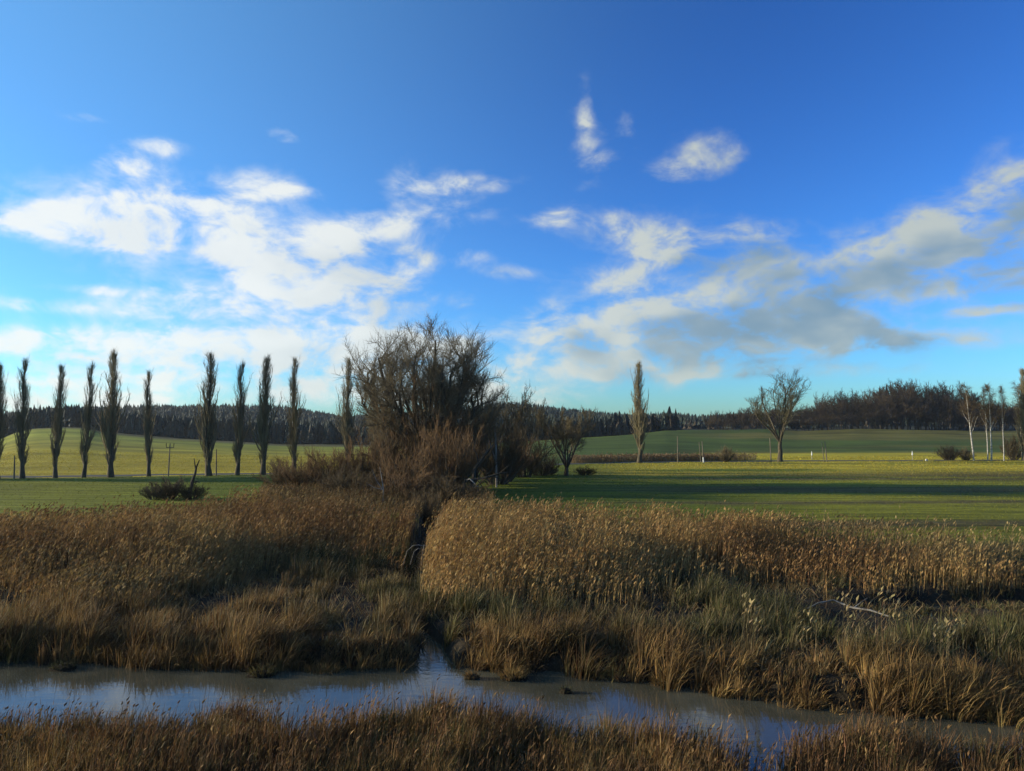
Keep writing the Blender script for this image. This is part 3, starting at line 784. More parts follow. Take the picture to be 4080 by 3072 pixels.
def spreading(seed, H, fork, nl, la, spread_curl, c1, c2, c3, r0, mt, mc, name, lfac=1.0, tw=.012, trunk_k=8, a1=(.4, 1.0), W=None, leader=False, split=False, dome=None):
    """trunk dividing into limbs, then branches and twigs in a rounded crown"""
    g = np.random.default_rng(seed)
    z = np.linspace(0, 1, 6); T = np.zeros((1, 6, 3)); T[0, :, 2] = z * (fork if not leader else H * .8) - .15
    T[0, 1:, :2] = np.cumsum(g.normal(0, .04 * fork / 2, (5, 2)), 0)
    R = (r0 * (1.25 - .45 * z)) if not leader else np.maximum(r0 * (1.15 - z), .05); R = R[None].copy(); R[0, 0] *= 1.25
    az = np.arange(nl) * 2 * math.pi / nl + g.uniform(-.5, .5, nl)
    an = la[0] + (la[1] - la[0]) * np.sqrt((np.arange(nl) + .5) / nl) if W == 0 else g.uniform(la[0], la[1], nl)
    if W == 0: az = np.arange(nl) * 2.39996 + g.uniform(-.2, .2, nl)
    d = np.stack([np.cos(az) * np.sin(an), np.sin(az) * np.sin(an), np.cos(an)], 1)
    if leader:
        tt = np.sort(g.uniform(fork / H, .72, nl)); p0 = np.stack([np.interp(tt, z * .8, T[0, :, j]) for j in range(3)], 1)
        LL = H * (.95 - tt) * g.uniform(.55, .85, nl)
        rl = np.interp(tt, z * .8, R[0]) * .55
    else:
        p0 = np.repeat(T[:, -1], nl, 0) - np.array([0, 0, .1]) - d * .05
        LL = (H - fork) * g.uniform(.82, 1.08, nl) * lfac * (1 - .12 * (an - la[0]) / (la[1] - la[0] + 1e-6))
        if W == 0: LL = (H - fork) * lfac * g.uniform(.94, 1.04, nl) * (1.05 - .17 * (an / la[1]) ** 2)
        if W: LL = 1 / np.sqrt((np.sin(an) / W) ** 2 + (np.cos(an) / (H - fork)) ** 2) * g.uniform(.8, 1.02, nl)
        rl = np.full(nl, r0 * .5) * g.uniform(.75, 1.15, nl)
    P0, R0 = shoot(p0, d, LL, rl, 8, spread_curl, .55, g, .18)
    if dome:                                                          # the limbs fill a rounded, slightly uneven shape
        cz, rx, rz = dome
        def fit(P):
            q = (P - np.array([0, 0, cz])) / np.array([rx, rx, rz]); L_ = np.linalg.norm(q, axis=-1, keepdims=True)
            lump = 1 + .07 * np.sin(q[..., :1] * 5 + 1) * np.cos(q[..., 1:2] * 4.3) + .05 * np.sin(q[..., 2:] * 9 + q[..., :1] * 7)
            L2 = np.where(L_ > .72, .72 + .28 * (1 - np.exp(-(L_ - .72) / .28)), L_) * np.where(L_ > .72, lump, 1)
            return np.array([0, 0, cz]) + q * (L2 / np.maximum(L_, 1e-6)) * np.array([rx, rx, rz])
        P0 = P0 + (fit(P0) - P0) * np.clip(np.linspace(0, 2.2, P0.shape[1]), 0, 1)[None, :, None]
    P1, R1 = grow(P0, R0, c1, (.28, .98), a1, lambda t, Lp, g, m: Lp * g.uniform(.28, .5, m) * (1.15 - .6 * t), .35, .6, 6, .5, tw * 2.2, g, .1)
    P2, R2 = grow(P1, R1, c2, (.2, .98), (.4, .95), lambda t, Lp, g, m: Lp * g.uniform(.3, .55, m) * (1.1 - .4 * t), .4, .6, 4, .55, tw * 1.5, g, .1)
    crown = [(P1, R1, 4), (P2, R2, 3)]
    if c3:
        P3, R3 = grow(P2, R2, c3, (.15, 1), (.35, .95), lambda t, Lp, g, m: np.clip(Lp, .5, 2) * g.uniform(.4, .8, m), .4, .6, 2, .6, tw, g, .15)
        crown.append((P3, R3, 3))
    if split:
        a, b, n = mk_tree([(T, R, trunk_k)], crown, mt, mc, name)
        lm = []
        for i in range(nl):
            v, q = tubes(P0[i:i + 1], R0[i:i + 1], 6); lm.append(mesh(name + '_limb', v, q, mt, smooth=True)); n += len(q) * 2
        return a, b, n, lm
    return mk_tree([(T, R, trunk_k), (P0, R0, 6)], crown, mt, mc, name)

def shrub(seed, H, W, ns, c1, c2, mc, name, tw=.013, dead=0.0, mt=None, up=.5, r0=.05):
    """many stems from one foot, dense fine twigs in a rounded mass H high and W wide"""
    g = np.random.default_rng(seed)
    az = g.uniform(0, 2 * math.pi, ns); q = np.sqrt(g.random(ns))
    an = q * math.atan2(W * .55, H * .55)
    d = np.stack([np.cos(az) * np.sin(an), np.sin(az) * np.sin(an), np.cos(an)], 1)
    LL = 1 / np.sqrt((np.sin(an) / (W * .46)) ** 2 + (np.cos(an) / (H * .86)) ** 2) * g.uniform(.72, 1.05, ns)
    p0 = np.stack([np.cos(az) * q * W * .10, np.sin(az) * q * W * .10, np.full(ns, -.1)], 1)
    P0, R0 = shoot(p0, d, LL, r0 * g.uniform(.6, 1.2, ns), 7, .25, .5, g, .3)
    P1, R1 = grow(P0, R0, c1, (.12, .99), (.3, .9), lambda t, Lp, g, m: Lp * g.uniform(.2, .42, m) * (1.15 - .5 * t), up, .45, 5, .6, tw * 1.4, g, .25)
    P2, R2 = grow(P1, R1, c2, (.1, 1), (.25, .8), lambda t, Lp, g, m: np.clip(Lp * .6, .3, 1.3) * g.uniform(.5, 1.1, m), up, .45, 2, .7, tw, g, .3)
    v, qd = join_tubes([(P0, R0, 5)]); a = mesh(name + '_stems', v, qd, mt or M_WILLOW, smooth=True)
    v, q2 = join_tubes([(P1, R1, 3), (P2, R2, 3)]); b = mesh(name + '_crown', v, q2, mc)
    return a, b, (len(qd) + len(q2)) * 2

NT = 0
def place(kind, meshes, label, cat, loc, scale, rz, group=None, parts=('trunk', 'crown')):
    t = thing(kind, label, cat, loc, group, rz, scale)
    tr = obj(parts[0], meshes[0], t); obj(parts[1], meshes[1], t)
    for lm in (meshes[3] if len(meshes) > 3 else ()): obj('limb', lm, tr)
    return t

# --- the row of lombardy poplars (photo column, base row, top row, width factor)
POP = [poplar(100 + k, dens=d) for k, d in enumerate((1.0, 1.15, .9, 1.05))]
NT += sum(p[2] for p in POP)
row = [(2, 1450, .95, 'slim bare poplar at the open end of the row'),
       (100, 1433, 1.0, 'bare poplar beside the short leaning post in the row'),
       (230, 1455, .95, 'slim bare poplar with a narrow pointed tip standing between two taller poplars'),
       (342, 1447, .95, None), (450, 1398, 1.2, 'tallest bare poplar in the row with a broad flared trunk foot'),
       (600, 1480, .95, 'shortest bare poplar in the row standing near the pole with crossarm'),
       (838, 1407, 1.25, 'broad full bare poplar behind the bush with forked snag'),
       (950, 1443, 1.0, 'bare poplar with split top between two broader poplars'),
       (1052, 1420, 1.2, 'broad bare poplar with double tip beside the thicket edge'),
       (1175, 1428, 1.1, 'bare poplar rising out of the brown thicket at the end of the row'),
       (1392, 1425, 1.15, 'bare poplar half hidden beside the big willow crown'),
       (1492, 1475, 1.1, 'bare poplar seen through the outer branches of the big willow')]
for k, (px, top, wf, lab) in enumerate(row):
    dep = float(np.interp((px - CX) / F * 101, RDX, RDY)); dep = float(road_y((px - CX) / F * dep)) - .8
    p = gpos(px, dep); H = CAMZ + (HOR - top) / F * dep - p[2]
    s = H / 16.3
    place('poplar_tree', POP[(k * 3 + 1) % 4], lab or 'slim bare poplar beside the tallest one in the row', 'tree', p, (s * wf * 1.28, s * wf * 1.28, s), k * 1.7, 'lombardy poplars along the road').rotation_euler = (random.uniform(-.02, .02), random.uniform(-.025, .025), k * 1.7)
for k, px in enumerate((-115, -235, -350, -480, -600, -730, -850)):     # the row goes on past the frame; its shadows cross the meadow
    dep = float(road_y((px - CX) / F * 96)) - .8; p = gpos(px, dep); s = (16.5 + 1.3 * math.sin(k * 2.1)) / 16.3
    place('poplar_tree', POP[k % 4], 'bare poplar where the row goes on beyond the slim end poplar', 'tree', p, (s * 1.3, s * 1.3, s), k * 1.1, 'poplars further along the row')
for px, top, wf, lab in [(2545, 1443, 1.25, 'lone dense bare poplar standing apart by the roadside reeds'), (4074, 1470, 1.3, 'bare poplar towering over the birch clump')]:
    dep = float(road_y((px - CX) / F * 150)) - .8; p = gpos(px, dep); H = CAMZ + (HOR - top) / F * dep - p[2]; s = H / 16.3
    place('poplar_tree', POP[1 if px < 3000 else 3], lab, 'tree', p, (s * wf * 1.25, s * wf * 1.25, s), 2.2, 'lombardy poplars along the road')

# --- the big crack willow and the thicket round it
BW = spreading(11, 20.5, 2.4, 30, (.05, .98), .04, 10, 9, 10, .62, M_WILLOW, M_WILLOW_T, 'crack_willow', lfac=.93, tw=.015, W=0, split=True, a1=(.45, 1.2), dome=(10.1, 6.6, 6.4)); NT += BW[2]
p = gpos(1688, 84)
place('crack_willow', BW, 'huge bare willow with a wide domed crown rising above the thicket', 'tree', p, (1, 1, 1), .6)
RS = [shrub(30 + k, 6, 7, 40, 11, 8, m, 'osier', up=.3, tw=.015, mt=M_POPLAR, r0=.065) for k, m in enumerate((M_RED_T, M_BROWN_T, M_RED_T))]
NT += sum(s[2] for s in RS)
TH = [  # column, depth, top row, width px, variant, label
 (1690, 78, 1500, 400, 0, 'tall red brown willow shrub in front of the big willow trunk'),
 (1850, 79, 1560, 380, 2, 'tall rusty willow shrub under the low outer limbs of the big willow'),
 (1560, 77, 1640, 320, 1, 'brown willow shrub at the poplar side of the big willow'),
 (1790, 72, 1660, 340, 2, 'rusty willow shrub with dark crooked stems beside the fallen limbs'),
 (1640, 70, 1735, 320, 0, 'red brown willow shrub beside the pale forked sapling'),
 (1450, 76, 1705, 300, 0, 'red brown osier bush next to the half hidden poplar'),
 (1330, 74, 1752, 300, 2, 'rounded rusty osier bush between the poplar foot and the big willow'),
 (1215, 75, 1785, 250, 0, 'low reddish osier bush around the foot of the last poplar'),
 (1130, 78, 1815, 200, 1, 'lowest brown osier bush at the meadow end of the thicket'),
 (1390, 66, 1845, 330, 1, 'low dark brown bush in front of the rusty osiers, behind the reeds'),
 (1600, 65, 1850, 330, 2, 'low rusty bush behind the reeds beside the ditch'),
 (1800, 64, 1880, 300, 1, 'low dark bush overhanging the ditch mouth behind the reeds'),
 (1700, 57, 1925, 190, 1, 'low dark bush standing over the end of the ditch'),
 (1980, 86, 1640, 330, 1, 'dark brown willow shrub behind the pale broken stem'),
 (2090, 100, 1660, 260, 1, 'dark brown shrub between the pale broken stem and the forked willow'),
 (2010, 92, 1745, 260, 2, 'rusty low shrub at the foot of the pale broken stem'),
 (2150, 104, 1790, 220, 1, 'low brown bush beside the forked round willow')]
for k, (px, dep, top, wpx, v, lab) in enumerate(TH):
    p = gpos(px, dep); H = CAMZ + (HOR - top) / F * dep - p[2]; W = wpx / F * dep
    place('willow_shrub', RS[v], lab, 'shrub', p, (W / 7, W / 7, H / 5.4), k * 2.1, 'willow shrubs of the thicket', ('stem', 'crown'))
# thin trees showing over the ridge beyond the thicket
TT = spreading(17, 9.5, 2.0, 6, (.1, .5), .3, 8, 6, 4, .2, M_WILLOW, M_OLIVE_T, 'ash', tw=.02); NT += TT[2]
for k, (px, dep, top) in enumerate([(1990, 120, 1585), (2050, 124, 1570), (2105, 122, 1590), (1930, 118, 1600)]):
    p = gpos(px, dep); s = (CAMZ + (HOR - top) / F * dep - p[2]) / 9.5
    place('young_tree', TT, 'thin bare tree with feathery top rising behind the dark shrubs of the thicket', 'tree', p, (s * .8, s * .8, s), k * 1.3, 'thin trees behind the thicket')
RW = spreading(19, 9.4, 1.3, 8, (.12, .85), .25, 10, 8, 9, .30, M_WILLOW, M_OLIVE_T, 'forked_willow', lfac=1.08, tw=.016, split=True, dome=(5.0, 4.9, 3.7)); NT += RW[2]
p = gpos(2255, 103); s = (CAMZ + (HOR - 1628) / F * 103 - p[2]) / 9.4
place('forked_willow', RW, 'round bare willow with dark forked trunk standing at the meadow edge', 'tree', p, (s * 1.0, s * 1.0, s), .4)
LB = [shrub(60 + k, 2, 3, 34, 8, 6, m, 'low_bush', r0=.025) for k, m in enumerate((M_BROWN_T, M_OLIVE_T))]; NT += sum(s[2] for s in LB)
def bush(px, dep, top, wpx, v, lab, name='low_bush', rz=0.0):
    p = gpos(px, dep); H = CAMZ + (HOR - top) / F * dep - p[2]; W = wpx / F * dep
    return place(name, LB[v], lab, 'shrub', p, (W / 3, W / 3, H / 2), rz, None, ('stem', 'crown'))
bush(2330, 104, 1852, 110, 0, 'low dark bramble bush at the foot of the round forked willow', rz=.3)
bush(2190, 106, 1850, 90, 1, 'small brown bramble bush on the thicket side of the round forked willow', rz=1.3)
bush(690, 68, 1888, 230, 0, 'low dark bush alone on the meadow with a forked snag in it', rz=2.0)
bush(622, 67, 1915, 120, 1, 'small twiggy weed patch at the side of the lone dark bush', rz=2.9)
bush(772, 67.5, 1915, 150, 0, 'small dark bush at the foot of the forked snag', rz=.9)
RB = shrub(71, 3.8, 5, 60, 9, 7, M_OLIVE_T, 'round_bush', tw=.016); NT += RB[2]
def rbush(px, base, top, wpx, lab, rz=0):
    dep = float(road_y((px - CX) / F * 152)) + 1 + (1840 - base) * .5; p = gpos(px, dep); H = CAMZ + (HOR - top) / F * dep - p[2]; W = wpx / F * dep
    return place('round_bush', RB, lab, 'shrub', p, (W / 5, W / 5, H / 3.8), rz, None, ('stem', 'crown'))
rbush(2890, 1840, 1767, 80, 'small round dark bush at the roadside between leaning pole and lone tree')
rbush(3775, 1835, 1765, 110, 'round dark bush at the open end of the birch clump', 1.0)
rbush(3840, 1838, 1775, 70, 'narrow upright dark bush at the foot of the forked birch', 2.0)
rbush(4030, 1836, 1720, 110, 'tall thin brown bush between the birch trunks', 2.6)

# --- lone tree by the road
LT = spreading(27, 18.0, 4.0, 11, (.03, .6), .10, 9, 7, 6, .42, M_POPLAR, M_POPLAR_T, 'lone_tree', lfac=1.0, tw=.019, split=True, dome=(10.8, 4.5, 7.4)); NT += LT[2]
dep = float(road_y(54)) - .5; p = gpos(3104, dep); s = (CAMZ + (HOR - 1478) / F * dep - p[2]) / 18.0
place('lone_tree', LT, 'lone bare broad tree with a thick straight trunk by the road', 'tree', p, (s * 1.05, s * 1.05, s), 1.1)

# --- birches
def birch(seed, H=15.0, lean=.06, low=False):
    g = np.random.default_rng(seed)
    z = np.linspace(0, 1, 9); T = np.zeros((1, 9, 3)); T[0, :, 2] = z * H - .1; T[0, :, 0] = -lean * H * z ** 1.2 + np.cumsum(g.normal(0, .05, 9))
    T[0, 0, 0] = 0
    R = np.maximum(.17 * (1 - z * .85), .03)[None]
    P1, R1 = grow(T, R, 22, (.35, .97), (.35, .75), lambda t, Lp, g, m: H * .34 * (1.2 - t) * g.uniform(.6, 1.1, m), .5, .4, 6, .4, .03, g, .2)
    P2, R2 = grow(P1, R1, 9, (.2, 1), (.3, .9), lambda t, Lp, g, m: Lp * g.uniform(.25, .5, m), -.1, .5, 4, .5, .018, g)
    P3, R3 = grow(P2, R2, 5, (.2, 1), (.3, .8), lambda t, Lp, g, m: g.uniform(.4, 1.0, m), -.6, .4, 3, .6, .02, g)
    big = [(T, R, 7), (P1[:6], R1[:6], 4)]
    return mk_tree(big, [(P1, R1 * 1.001, 3), (P2, R2, 3), (P3, R3, 3)], M_BIRCH, M_BROWN_T, 'birch')
BI = [birch(81, lean=.09), birch(82, lean=.03), birch(83, lean=.0)]; NT += sum(b[2] for b in BI)
for k, (px, top, v, wf, lab) in enumerate([(3872, 1530, 0, 1.1, 'leaning pale birch at the open end of the clump with a low side limb'),
        (3928, 1540, 1, .8, 'slim pale birch close beside a second white trunk'), (3942, 1532, 2, 1.0, 'straight white birch close beside the slimmer one'),
        (3992, 1540, 2, .7, 'slender bright white birch standing alone between two gaps'), (4066, 1528, 1, 1.2, 'pale birch below the poplar at the end of the clump')]):
    dep = float(road_y((px - CX) / F * 156)) + (.6, 1.5, .2, -1.2, .8)[k]; p = gpos(px, dep); s = (CAMZ + (HOR - top) / F * dep - p[2]) / 15.3
    place('birch_tree', BI[v], lab, 'tree', p, (s * wf, s * wf, s), (.0, .5, 2.0, 3.6, 4.4)[k], 'birches by the road')

# --- wood on the brow of the hill field (single trees), far forest (one mass)
WT = []
for k in range(5):
    WT.append(spreading(200 + k, 17.0, 3.0 if k < 3 else 1.6, 6, (.04, .3 if k < 3 else .75), .3, 8, 6, 3, .22, M_WILLOW, M_WOOD_T, 'wood_tree', tw=.045, trunk_k=5))
NT += sum(w[2] for w in WT)
SKY_PX = [2800, 2860, 3000, 3080, 3180, 3240, 3300, 3400, 3450, 3500, 3600, 3700, 3800, 3830, 3900, 4080]
SKY_PY = [1665, 1645, 1628, 1622, 1640, 1605, 1580, 1570, 1575, 1550, 1536, 1540, 1552, 1570, 1600, 1605]
g = np.random.default_rng(5)
k = 0
for rowi, (d0, n, f) in enumerate([(352, 52, .52), (360, 52, .74), (370, 52, .9), (384, 56, 1.03)]):
    for j in range(n):
        px = 2810 + (j + g.uniform(.1, .9)) / n * 1290
        dep = d0 + g.uniform(-4, 6)
        top = float(np.interp(px, SKY_PX, SKY_PY)); p = gpos(px, dep); p[2] -= .2
        full = CAMZ + (HOR - top) / F * dep - p[2]
        H = max(3.5, full * f * g.uniform(.82, 1.08)); v = int(g.integers(0, 5)) if f < .8 else int(g.integers(0, 3)); s = H / 17
        wf = (1.7 if f < .6 else 1.4 if f < .8 else .95) * g.uniform(.85, 1.2)
        lab = ('low bushy brown tree along the front edge of the hilltop wood', 'medium brown tree in the front rows of the hilltop wood', 'bare brown tree inside the hilltop wood', 'tall thin bare tree on the skyline of the hilltop wood')[rowi]
        place('wood_tree', WT[v], lab, 'tree', p, (s * wf, s * wf, s), g.uniform(0, 6.28), ('front bushes of the hilltop wood', 'front rows of the hilltop wood', 'inner trees of the hilltop wood', 'skyline trees of the hilltop wood')[rowi]); k += 1

def conifer(rings=4, k=7, seed=1):
    g = np.random.default_rng(seed); V, Fc = [], []
    for r in range(rings):
        z0 = .12 + .8 * r / rings; z1 = min(z0 + 1.05 / rings + .12, 1.0); rad = .21 * (1 - r / rings) ** .85 + .02
        b = len(V); V.append((0, 0, z1))
        for j in range(k * 2):
            a = j * math.pi / k + r; rr = rad * (1.0 if j % 2 else .55) * g.uniform(.75, 1.2)
            V.append((math.cos(a) * rr, math.sin(a) * rr, z0 - (.05 if j % 2 else -.02) + g.uniform(-.02, .02)))
        for j in range(k * 2): Fc.append((b, b + 1 + j, b + 1 + (j + 1) % (k * 2)))
    b = len(V); V += [(.02, 0, -.05), (-.01, .018, -.05), (-.01, -.018, -.05), (0, 0, .4)]; Fc += [(b, b + 1, b + 3), (b + 1, b + 2, b + 3), (b + 2, b, b + 3)]
    return np.array(V), np.array(Fc)

def build_far_forest():
    g = np.random.default_rng(9)
    n = 12500
    dep = 352 + (g.random(n) ** 1.5) * 560; u = g.uniform(-.74, .62, n)
    m = 850                                                            # the forest edge along the field, fuller trees
    dep = np.concatenate([dep, g.uniform(346, 366, m)]); u = np.concatenate([u, g.uniform(-.74, .22, m)])
    edge = np.arange(n + m) >= n
    x = u * dep; px = CX + F * u
    ok = ((px < 2800) | (dep > 430)) & ~((px > 2300) & (dep < 430) & (px < 2800) & ~edge)
    x, dep, px, edge = x[ok], dep[ok], px[ok], edge[ok]
    out = []
    for sel, (V0, F0) in ((~edge, conifer(3, 3)), (edge, conifer(7, 6, 4))):
        xs, ds, ps = x[sel], dep[sel], px[sel]; n = len(xs)
        z = terrain(xs, ds) - .4
        h = g.uniform(6.0, 8.6, n) + 3 * sstep(ds, 420, 350); wd = g.uniform(1.0, 1.5, n)
        dec = g.random(n) < .12 + .5 * sstep(ps, 900, 1300) * sstep(ds, 520, 380)
        h = np.where(dec, h * .72, h); wd = np.where(dec, wd * 1.3, wd)
        a = g.uniform(0, 6.28, n)
        T = V0[None] * g.uniform(.85, 1.15, (n, len(V0), 3))
        X = (T[..., 0] * np.cos(a)[:, None] - T[..., 1] * np.sin(a)[:, None]) * (h * wd)[:, None] + xs[:, None]
        Y = (T[..., 0] * np.sin(a)[:, None] + T[..., 1] * np.cos(a)[:, None]) * (h * wd)[:, None] + ds[:, None]
        Z = T[..., 2] * h[:, None] + z[:, None]
        col = np.where(dec[:, None], np.array([.055, .04, .022]), np.array([.022, .034, .024])) * g.uniform(.75, 1.25, (n, 1))
        Fc = (F0[None] + (np.arange(n) * len(V0))[:, None, None]).reshape(-1, 3)
        out.append((np.stack([X, Y, Z], -1).reshape(-1, 3), Fc, np.repeat(col, len(V0), 0)))
    V, Fc, Cc = join(out)
    tag(obj('far_forest', mesh('far_forest', V, Fc, M_CONIF, Cc)), 'dark spruce forest covering the long ridge behind the fields', 'forest', kind='stuff')
    return len(Fc)
TRI['far_forest'] = build_far_forest()

# two spruces sticking out of the hilltop wood
SV, SF = conifer(7, 7, 3)
sp_me = mesh('spruce_crown', SV, SF, M_CONIF, np.tile([.022, .036, .024], (len(SV), 1)))
zt = np.linspace(0, 1, 4); ST = np.zeros((1, 4, 3)); ST[0, :, 2] = zt * .9 - .03
v, q = tubes(ST, (.02 * (1.05 - zt))[None], 6); st_me = mesh('spruce_trunk', v, q, M_WILLOW)
for px, top, lab in [(3508, 1535, 'dark pointed spruce standing out of the hilltop wood, the shorter of two'), (3535, 1526, 'dark pointed spruce standing out of the hilltop wood, the taller of two')]:
    p = gpos(px, 388); H = CAMZ + (HOR - top) / F * 388 - p[2]
    place('spruce_tree', (st_me, sp_me), lab, 'tree', p, (H * .75, H * .75, H), px, 'spruces in the hilltop wood')

# ------------------------------------------------------------------ poles, markers, dead wood
def tube1(pts, r, k=7):
    P = np.array(pts, float)[None]; R = (np.full(P.shape[1], r) if np.isscalar(r) else np.array(r, float))[None]
    return tubes(P, R, k)

def caps(V, Q, n, k):
    """close both ends of a single tube"""
    V = np.vstack([V, V[:k].mean(0), V[-k:].mean(0)]); m = len(V)
    a = np.arange(k); b = np.roll(a, -1)
    tri = np.vstack([np.stack([b, a, np.full(k, m - 2)], 1), np.stack([a + (n - 1) * k, b + (n - 1) * k, np.full(k, m - 1)], 1)])
    return V, [Q, tri]

def part_tube(name, parent, pts, r, mat, k=7):
    V, Q = tube1(pts, r, k); V, Fs = caps(V, Q, len(pts), k)
    return obj(name, mesh(name, V, Fs, mat), parent)

def box_me(name, sx, sy, sz, mat, z0=0.0):
    V = np.array([(x, y, z) for z in (z0, z0 + sz) for y in (-sy / 2, sy / 2) for x in (-sx / 2, sx / 2)])
    Q = np.array([(0, 2, 3, 1), (4, 5, 7, 6), (0, 1, 5, 4), (2, 6, 7, 3), (0, 4, 6, 2), (1, 3, 7, 5)])
    return mesh(name, V, Q, mat)

def pole(px, base, top, lab, lean=0.0, cross=False, aframe=False, white=False, off=-1.0):
    dep = float(road_y((px - CX) / F * (100 if px < 1500 else 150))) + off
    p = gpos(px, dep); H = CAMZ + (HOR - top) / F * dep - p[2]
    t = thing('utility_pole', lab, 'pole', p, 'utility poles along the road')
    w = .10 if px > 1500 else .085
    part_tube('pole', t, [(0, 0, -.3), (lean * H * .5, 0, H * .5), (lean * H, 0, H)], [w * 1.2, w, w * .8], M_POLE)
    if aframe:
        part_tube('brace', t, [(-.45, .3, -.3), (lean * H - .55, .1, H * .97)], [w * .8, w * .6], M_POLE)
        part_tube('tie', t, [(-.40, .25, H * .45), (lean * H * .45, 0, H * .45)], w * .4, M_POLE)
    if white: part_tube('painted_foot', t, [(lean * .05, 0, -.05), (lean * H * .24, 0, H * .24)], w * 1.35, M_WHITE)
    if cross:
        cb = part_tube('crossarm', t, [(lean * H - .55, 0, H - .35), (lean * H + .55, 0, H - .35)], .05, M_POLE)
        for q in (-.5, 0, .5):
            part_tube('insulator', cb, [(lean * H + q, 0, H - .36), (lean * H + q * 1.05, 0, H + .12), (lean * H + q * 1.05, 0, H + .22)], [.03, .055, .03], M_DARKWOOD, 6)
    return t
pole(68, 1905, 1815, 'short weathered post beside the second poplar', lean=-.02)
pole(678, 1893, 1772, 'weathered pole with crossarm and three insulators behind the lone dark bush', lean=.03, cross=True)
pole(868, 1890, 1790, 'thin plain pole close to the broad poplar', lean=-.015)
pole(2698, 1843, 1738, 'straight plain pole beside the roadside reeds', lean=0.0)
pole(2800, 1845, 1758, 'leaning braced pole with a white painted foot', lean=-.06, aframe=True, white=True)
pole(3068, 1838, 1745, 'plain pole standing close to the lone broad tree', lean=-.03)
pole(3290, 1840, 1758, 'leaning braced pole near the white road marker', lean=-.09, aframe=True)

def marker(px, base, top, lab):
    dep = float(road_y((px - CX) / F * 152)) + 8; p = gpos(px, dep); H = CAMZ + (HOR - top) / F * dep - p[2]; b = H * .5
    t = thing('road_marker', lab, 'marker', p, 'white markers along the road')
    part_tube('post', t, [(0, 0, -.2), (0, 0, b + .1)], .045, M_CONC)
    part_tube('head', t, [(0, 0, b), (.02, 0, b + (H - b) * .12), (.02, 0, b + (H - b) * .5), (-.01, 0, H)], [.10, .16, .11, .03], M_WHITE, 8)
marker(3230, 1835, 1797, 'tapered white marker by the leaning braced pole')
marker(3629, 1832, 1796, 'tapered white marker alone on the yellow strip before the birches')
dep = float(road_y(85)) - 1; p = gpos(3685, dep)
t = thing('marker_stone', 'small white block lying at the road edge before the birches', 'stone', p)
obj('block', box_me('block', .4, .35, .36, M_CONC, -.05), t); obj('cap', box_me('cap', .3, .26, .09, M_WHITE, .31), t)

def limb(name, lab, cat, P3, r, mat, twigs=(), group=None, kname='stem'):
    P3 = np.array(P3, float); o0 = P3[0].copy()
    t = thing(name, lab, cat, o0, group)
    part_tube(kname, t, P3 - o0, r, mat)
    for tw, rr in twigs: part_tube('branch', t, np.array(tw, float) - o0, rr, mat, 5)
    return t
def pt(px, py, dep):
    v = px_dir(px, py); return v * (dep / v[1]) + np.array([0, 0, CAMZ])
# pale broken stem and other dead wood in the thicket
b = gpos(1978, 82); b[2] -= .2
limb('broken_stem', 'pale broken upright stem at the meadow side of the thicket', 'dead tree', [b, pt(1976, 1800, 82), pt(1974, 1750, 82), pt(1970, 1716, 82)], [.11, .10, .08, .03], M_DEAD,
     [([pt(1977, 1840, 82), pt(1960, 1790, 82), pt(1948, 1755, 82)], [.06, .05, .03])])
b = gpos(1880, 70); b[2] -= .2
limb('leaning_limb', 'dark leaning dead limb rising from the thicket towards the pale broken stem', 'dead branch', [b, pt(1890, 1870, 70), pt(1930, 1815, 70), pt(1972, 1765, 70)], [.22, .18, .13, .05], M_DARKWOOD,
     [([pt(1905, 1850, 70), pt(1900, 1810, 70), pt(1885, 1785, 70)], [.08, .05, .02]), ([pt(1935, 1812, 70), pt(1945, 1770, 70), pt(1948, 1745, 70)], [.07, .04, .02])])
ft = limb('fallen_tree', 'dark fallen tree with twigs and a whitish peeled limb reaching out over the green meadow', 'dead tree',
     [gpos(1835, 67) - [0, 0, .15], pt(1855, 1915, 67), pt(1930, 1905, 67), pt(1985, 1888, 67), pt(2050, 1876, 67.5)], [.17, .14, .10, .07, .03], M_DARKWOOD,
     [([pt(1930, 1905, 67), pt(1960, 1920, 67), pt(1972, 1978, 67)], [.05, .04, .02]), ([pt(1960, 1896, 67), pt(2000, 1910, 67), pt(2035, 1935, 67)], [.05, .035, .015]),
      ([pt(1900, 1909, 67), pt(1930, 1950, 67), pt(1935, 1990, 67)], [.05, .04, .02]), ([pt(1990, 1887, 67), pt(2020, 1860, 67), pt(2035, 1850, 67)], [.04, .03, .01])])
o0 = gpos(1835, 67) - [0, 0, .15]
pl = part_tube('peeled_branch', ft, np.array([pt(1858, 1913, 67), pt(1872, 1908, 66.5), pt(1890, 1925, 66.2), pt(1900, 1938, 66), pt(1916, 1939, 66)]) - o0, [.05, .06, .055, .045, .02], M_DEAD, 6)
pl['label'] = 'whitish peeled crooked limb'
b = gpos(1530, 61); b[2] -= .2
limb('forked_sapling', 'thin pale forked sapling standing in front of the rusty bushes', 'dead tree', [b, pt(1527, 1945, 61), pt(1520, 1900, 61), pt(1513, 1862, 61)], [.045, .035, .028, .012], M_DEAD,
     [([pt(1527, 1955, 61), pt(1500, 1915, 61), pt(1482, 1870, 61)], [.025, .02, .01]), ([pt(1524, 1950, 61), pt(1490, 1942, 61), pt(1465, 1928, 61)], [.03, .02, .01])])
b = gpos(765, 68); b[2] -= .2
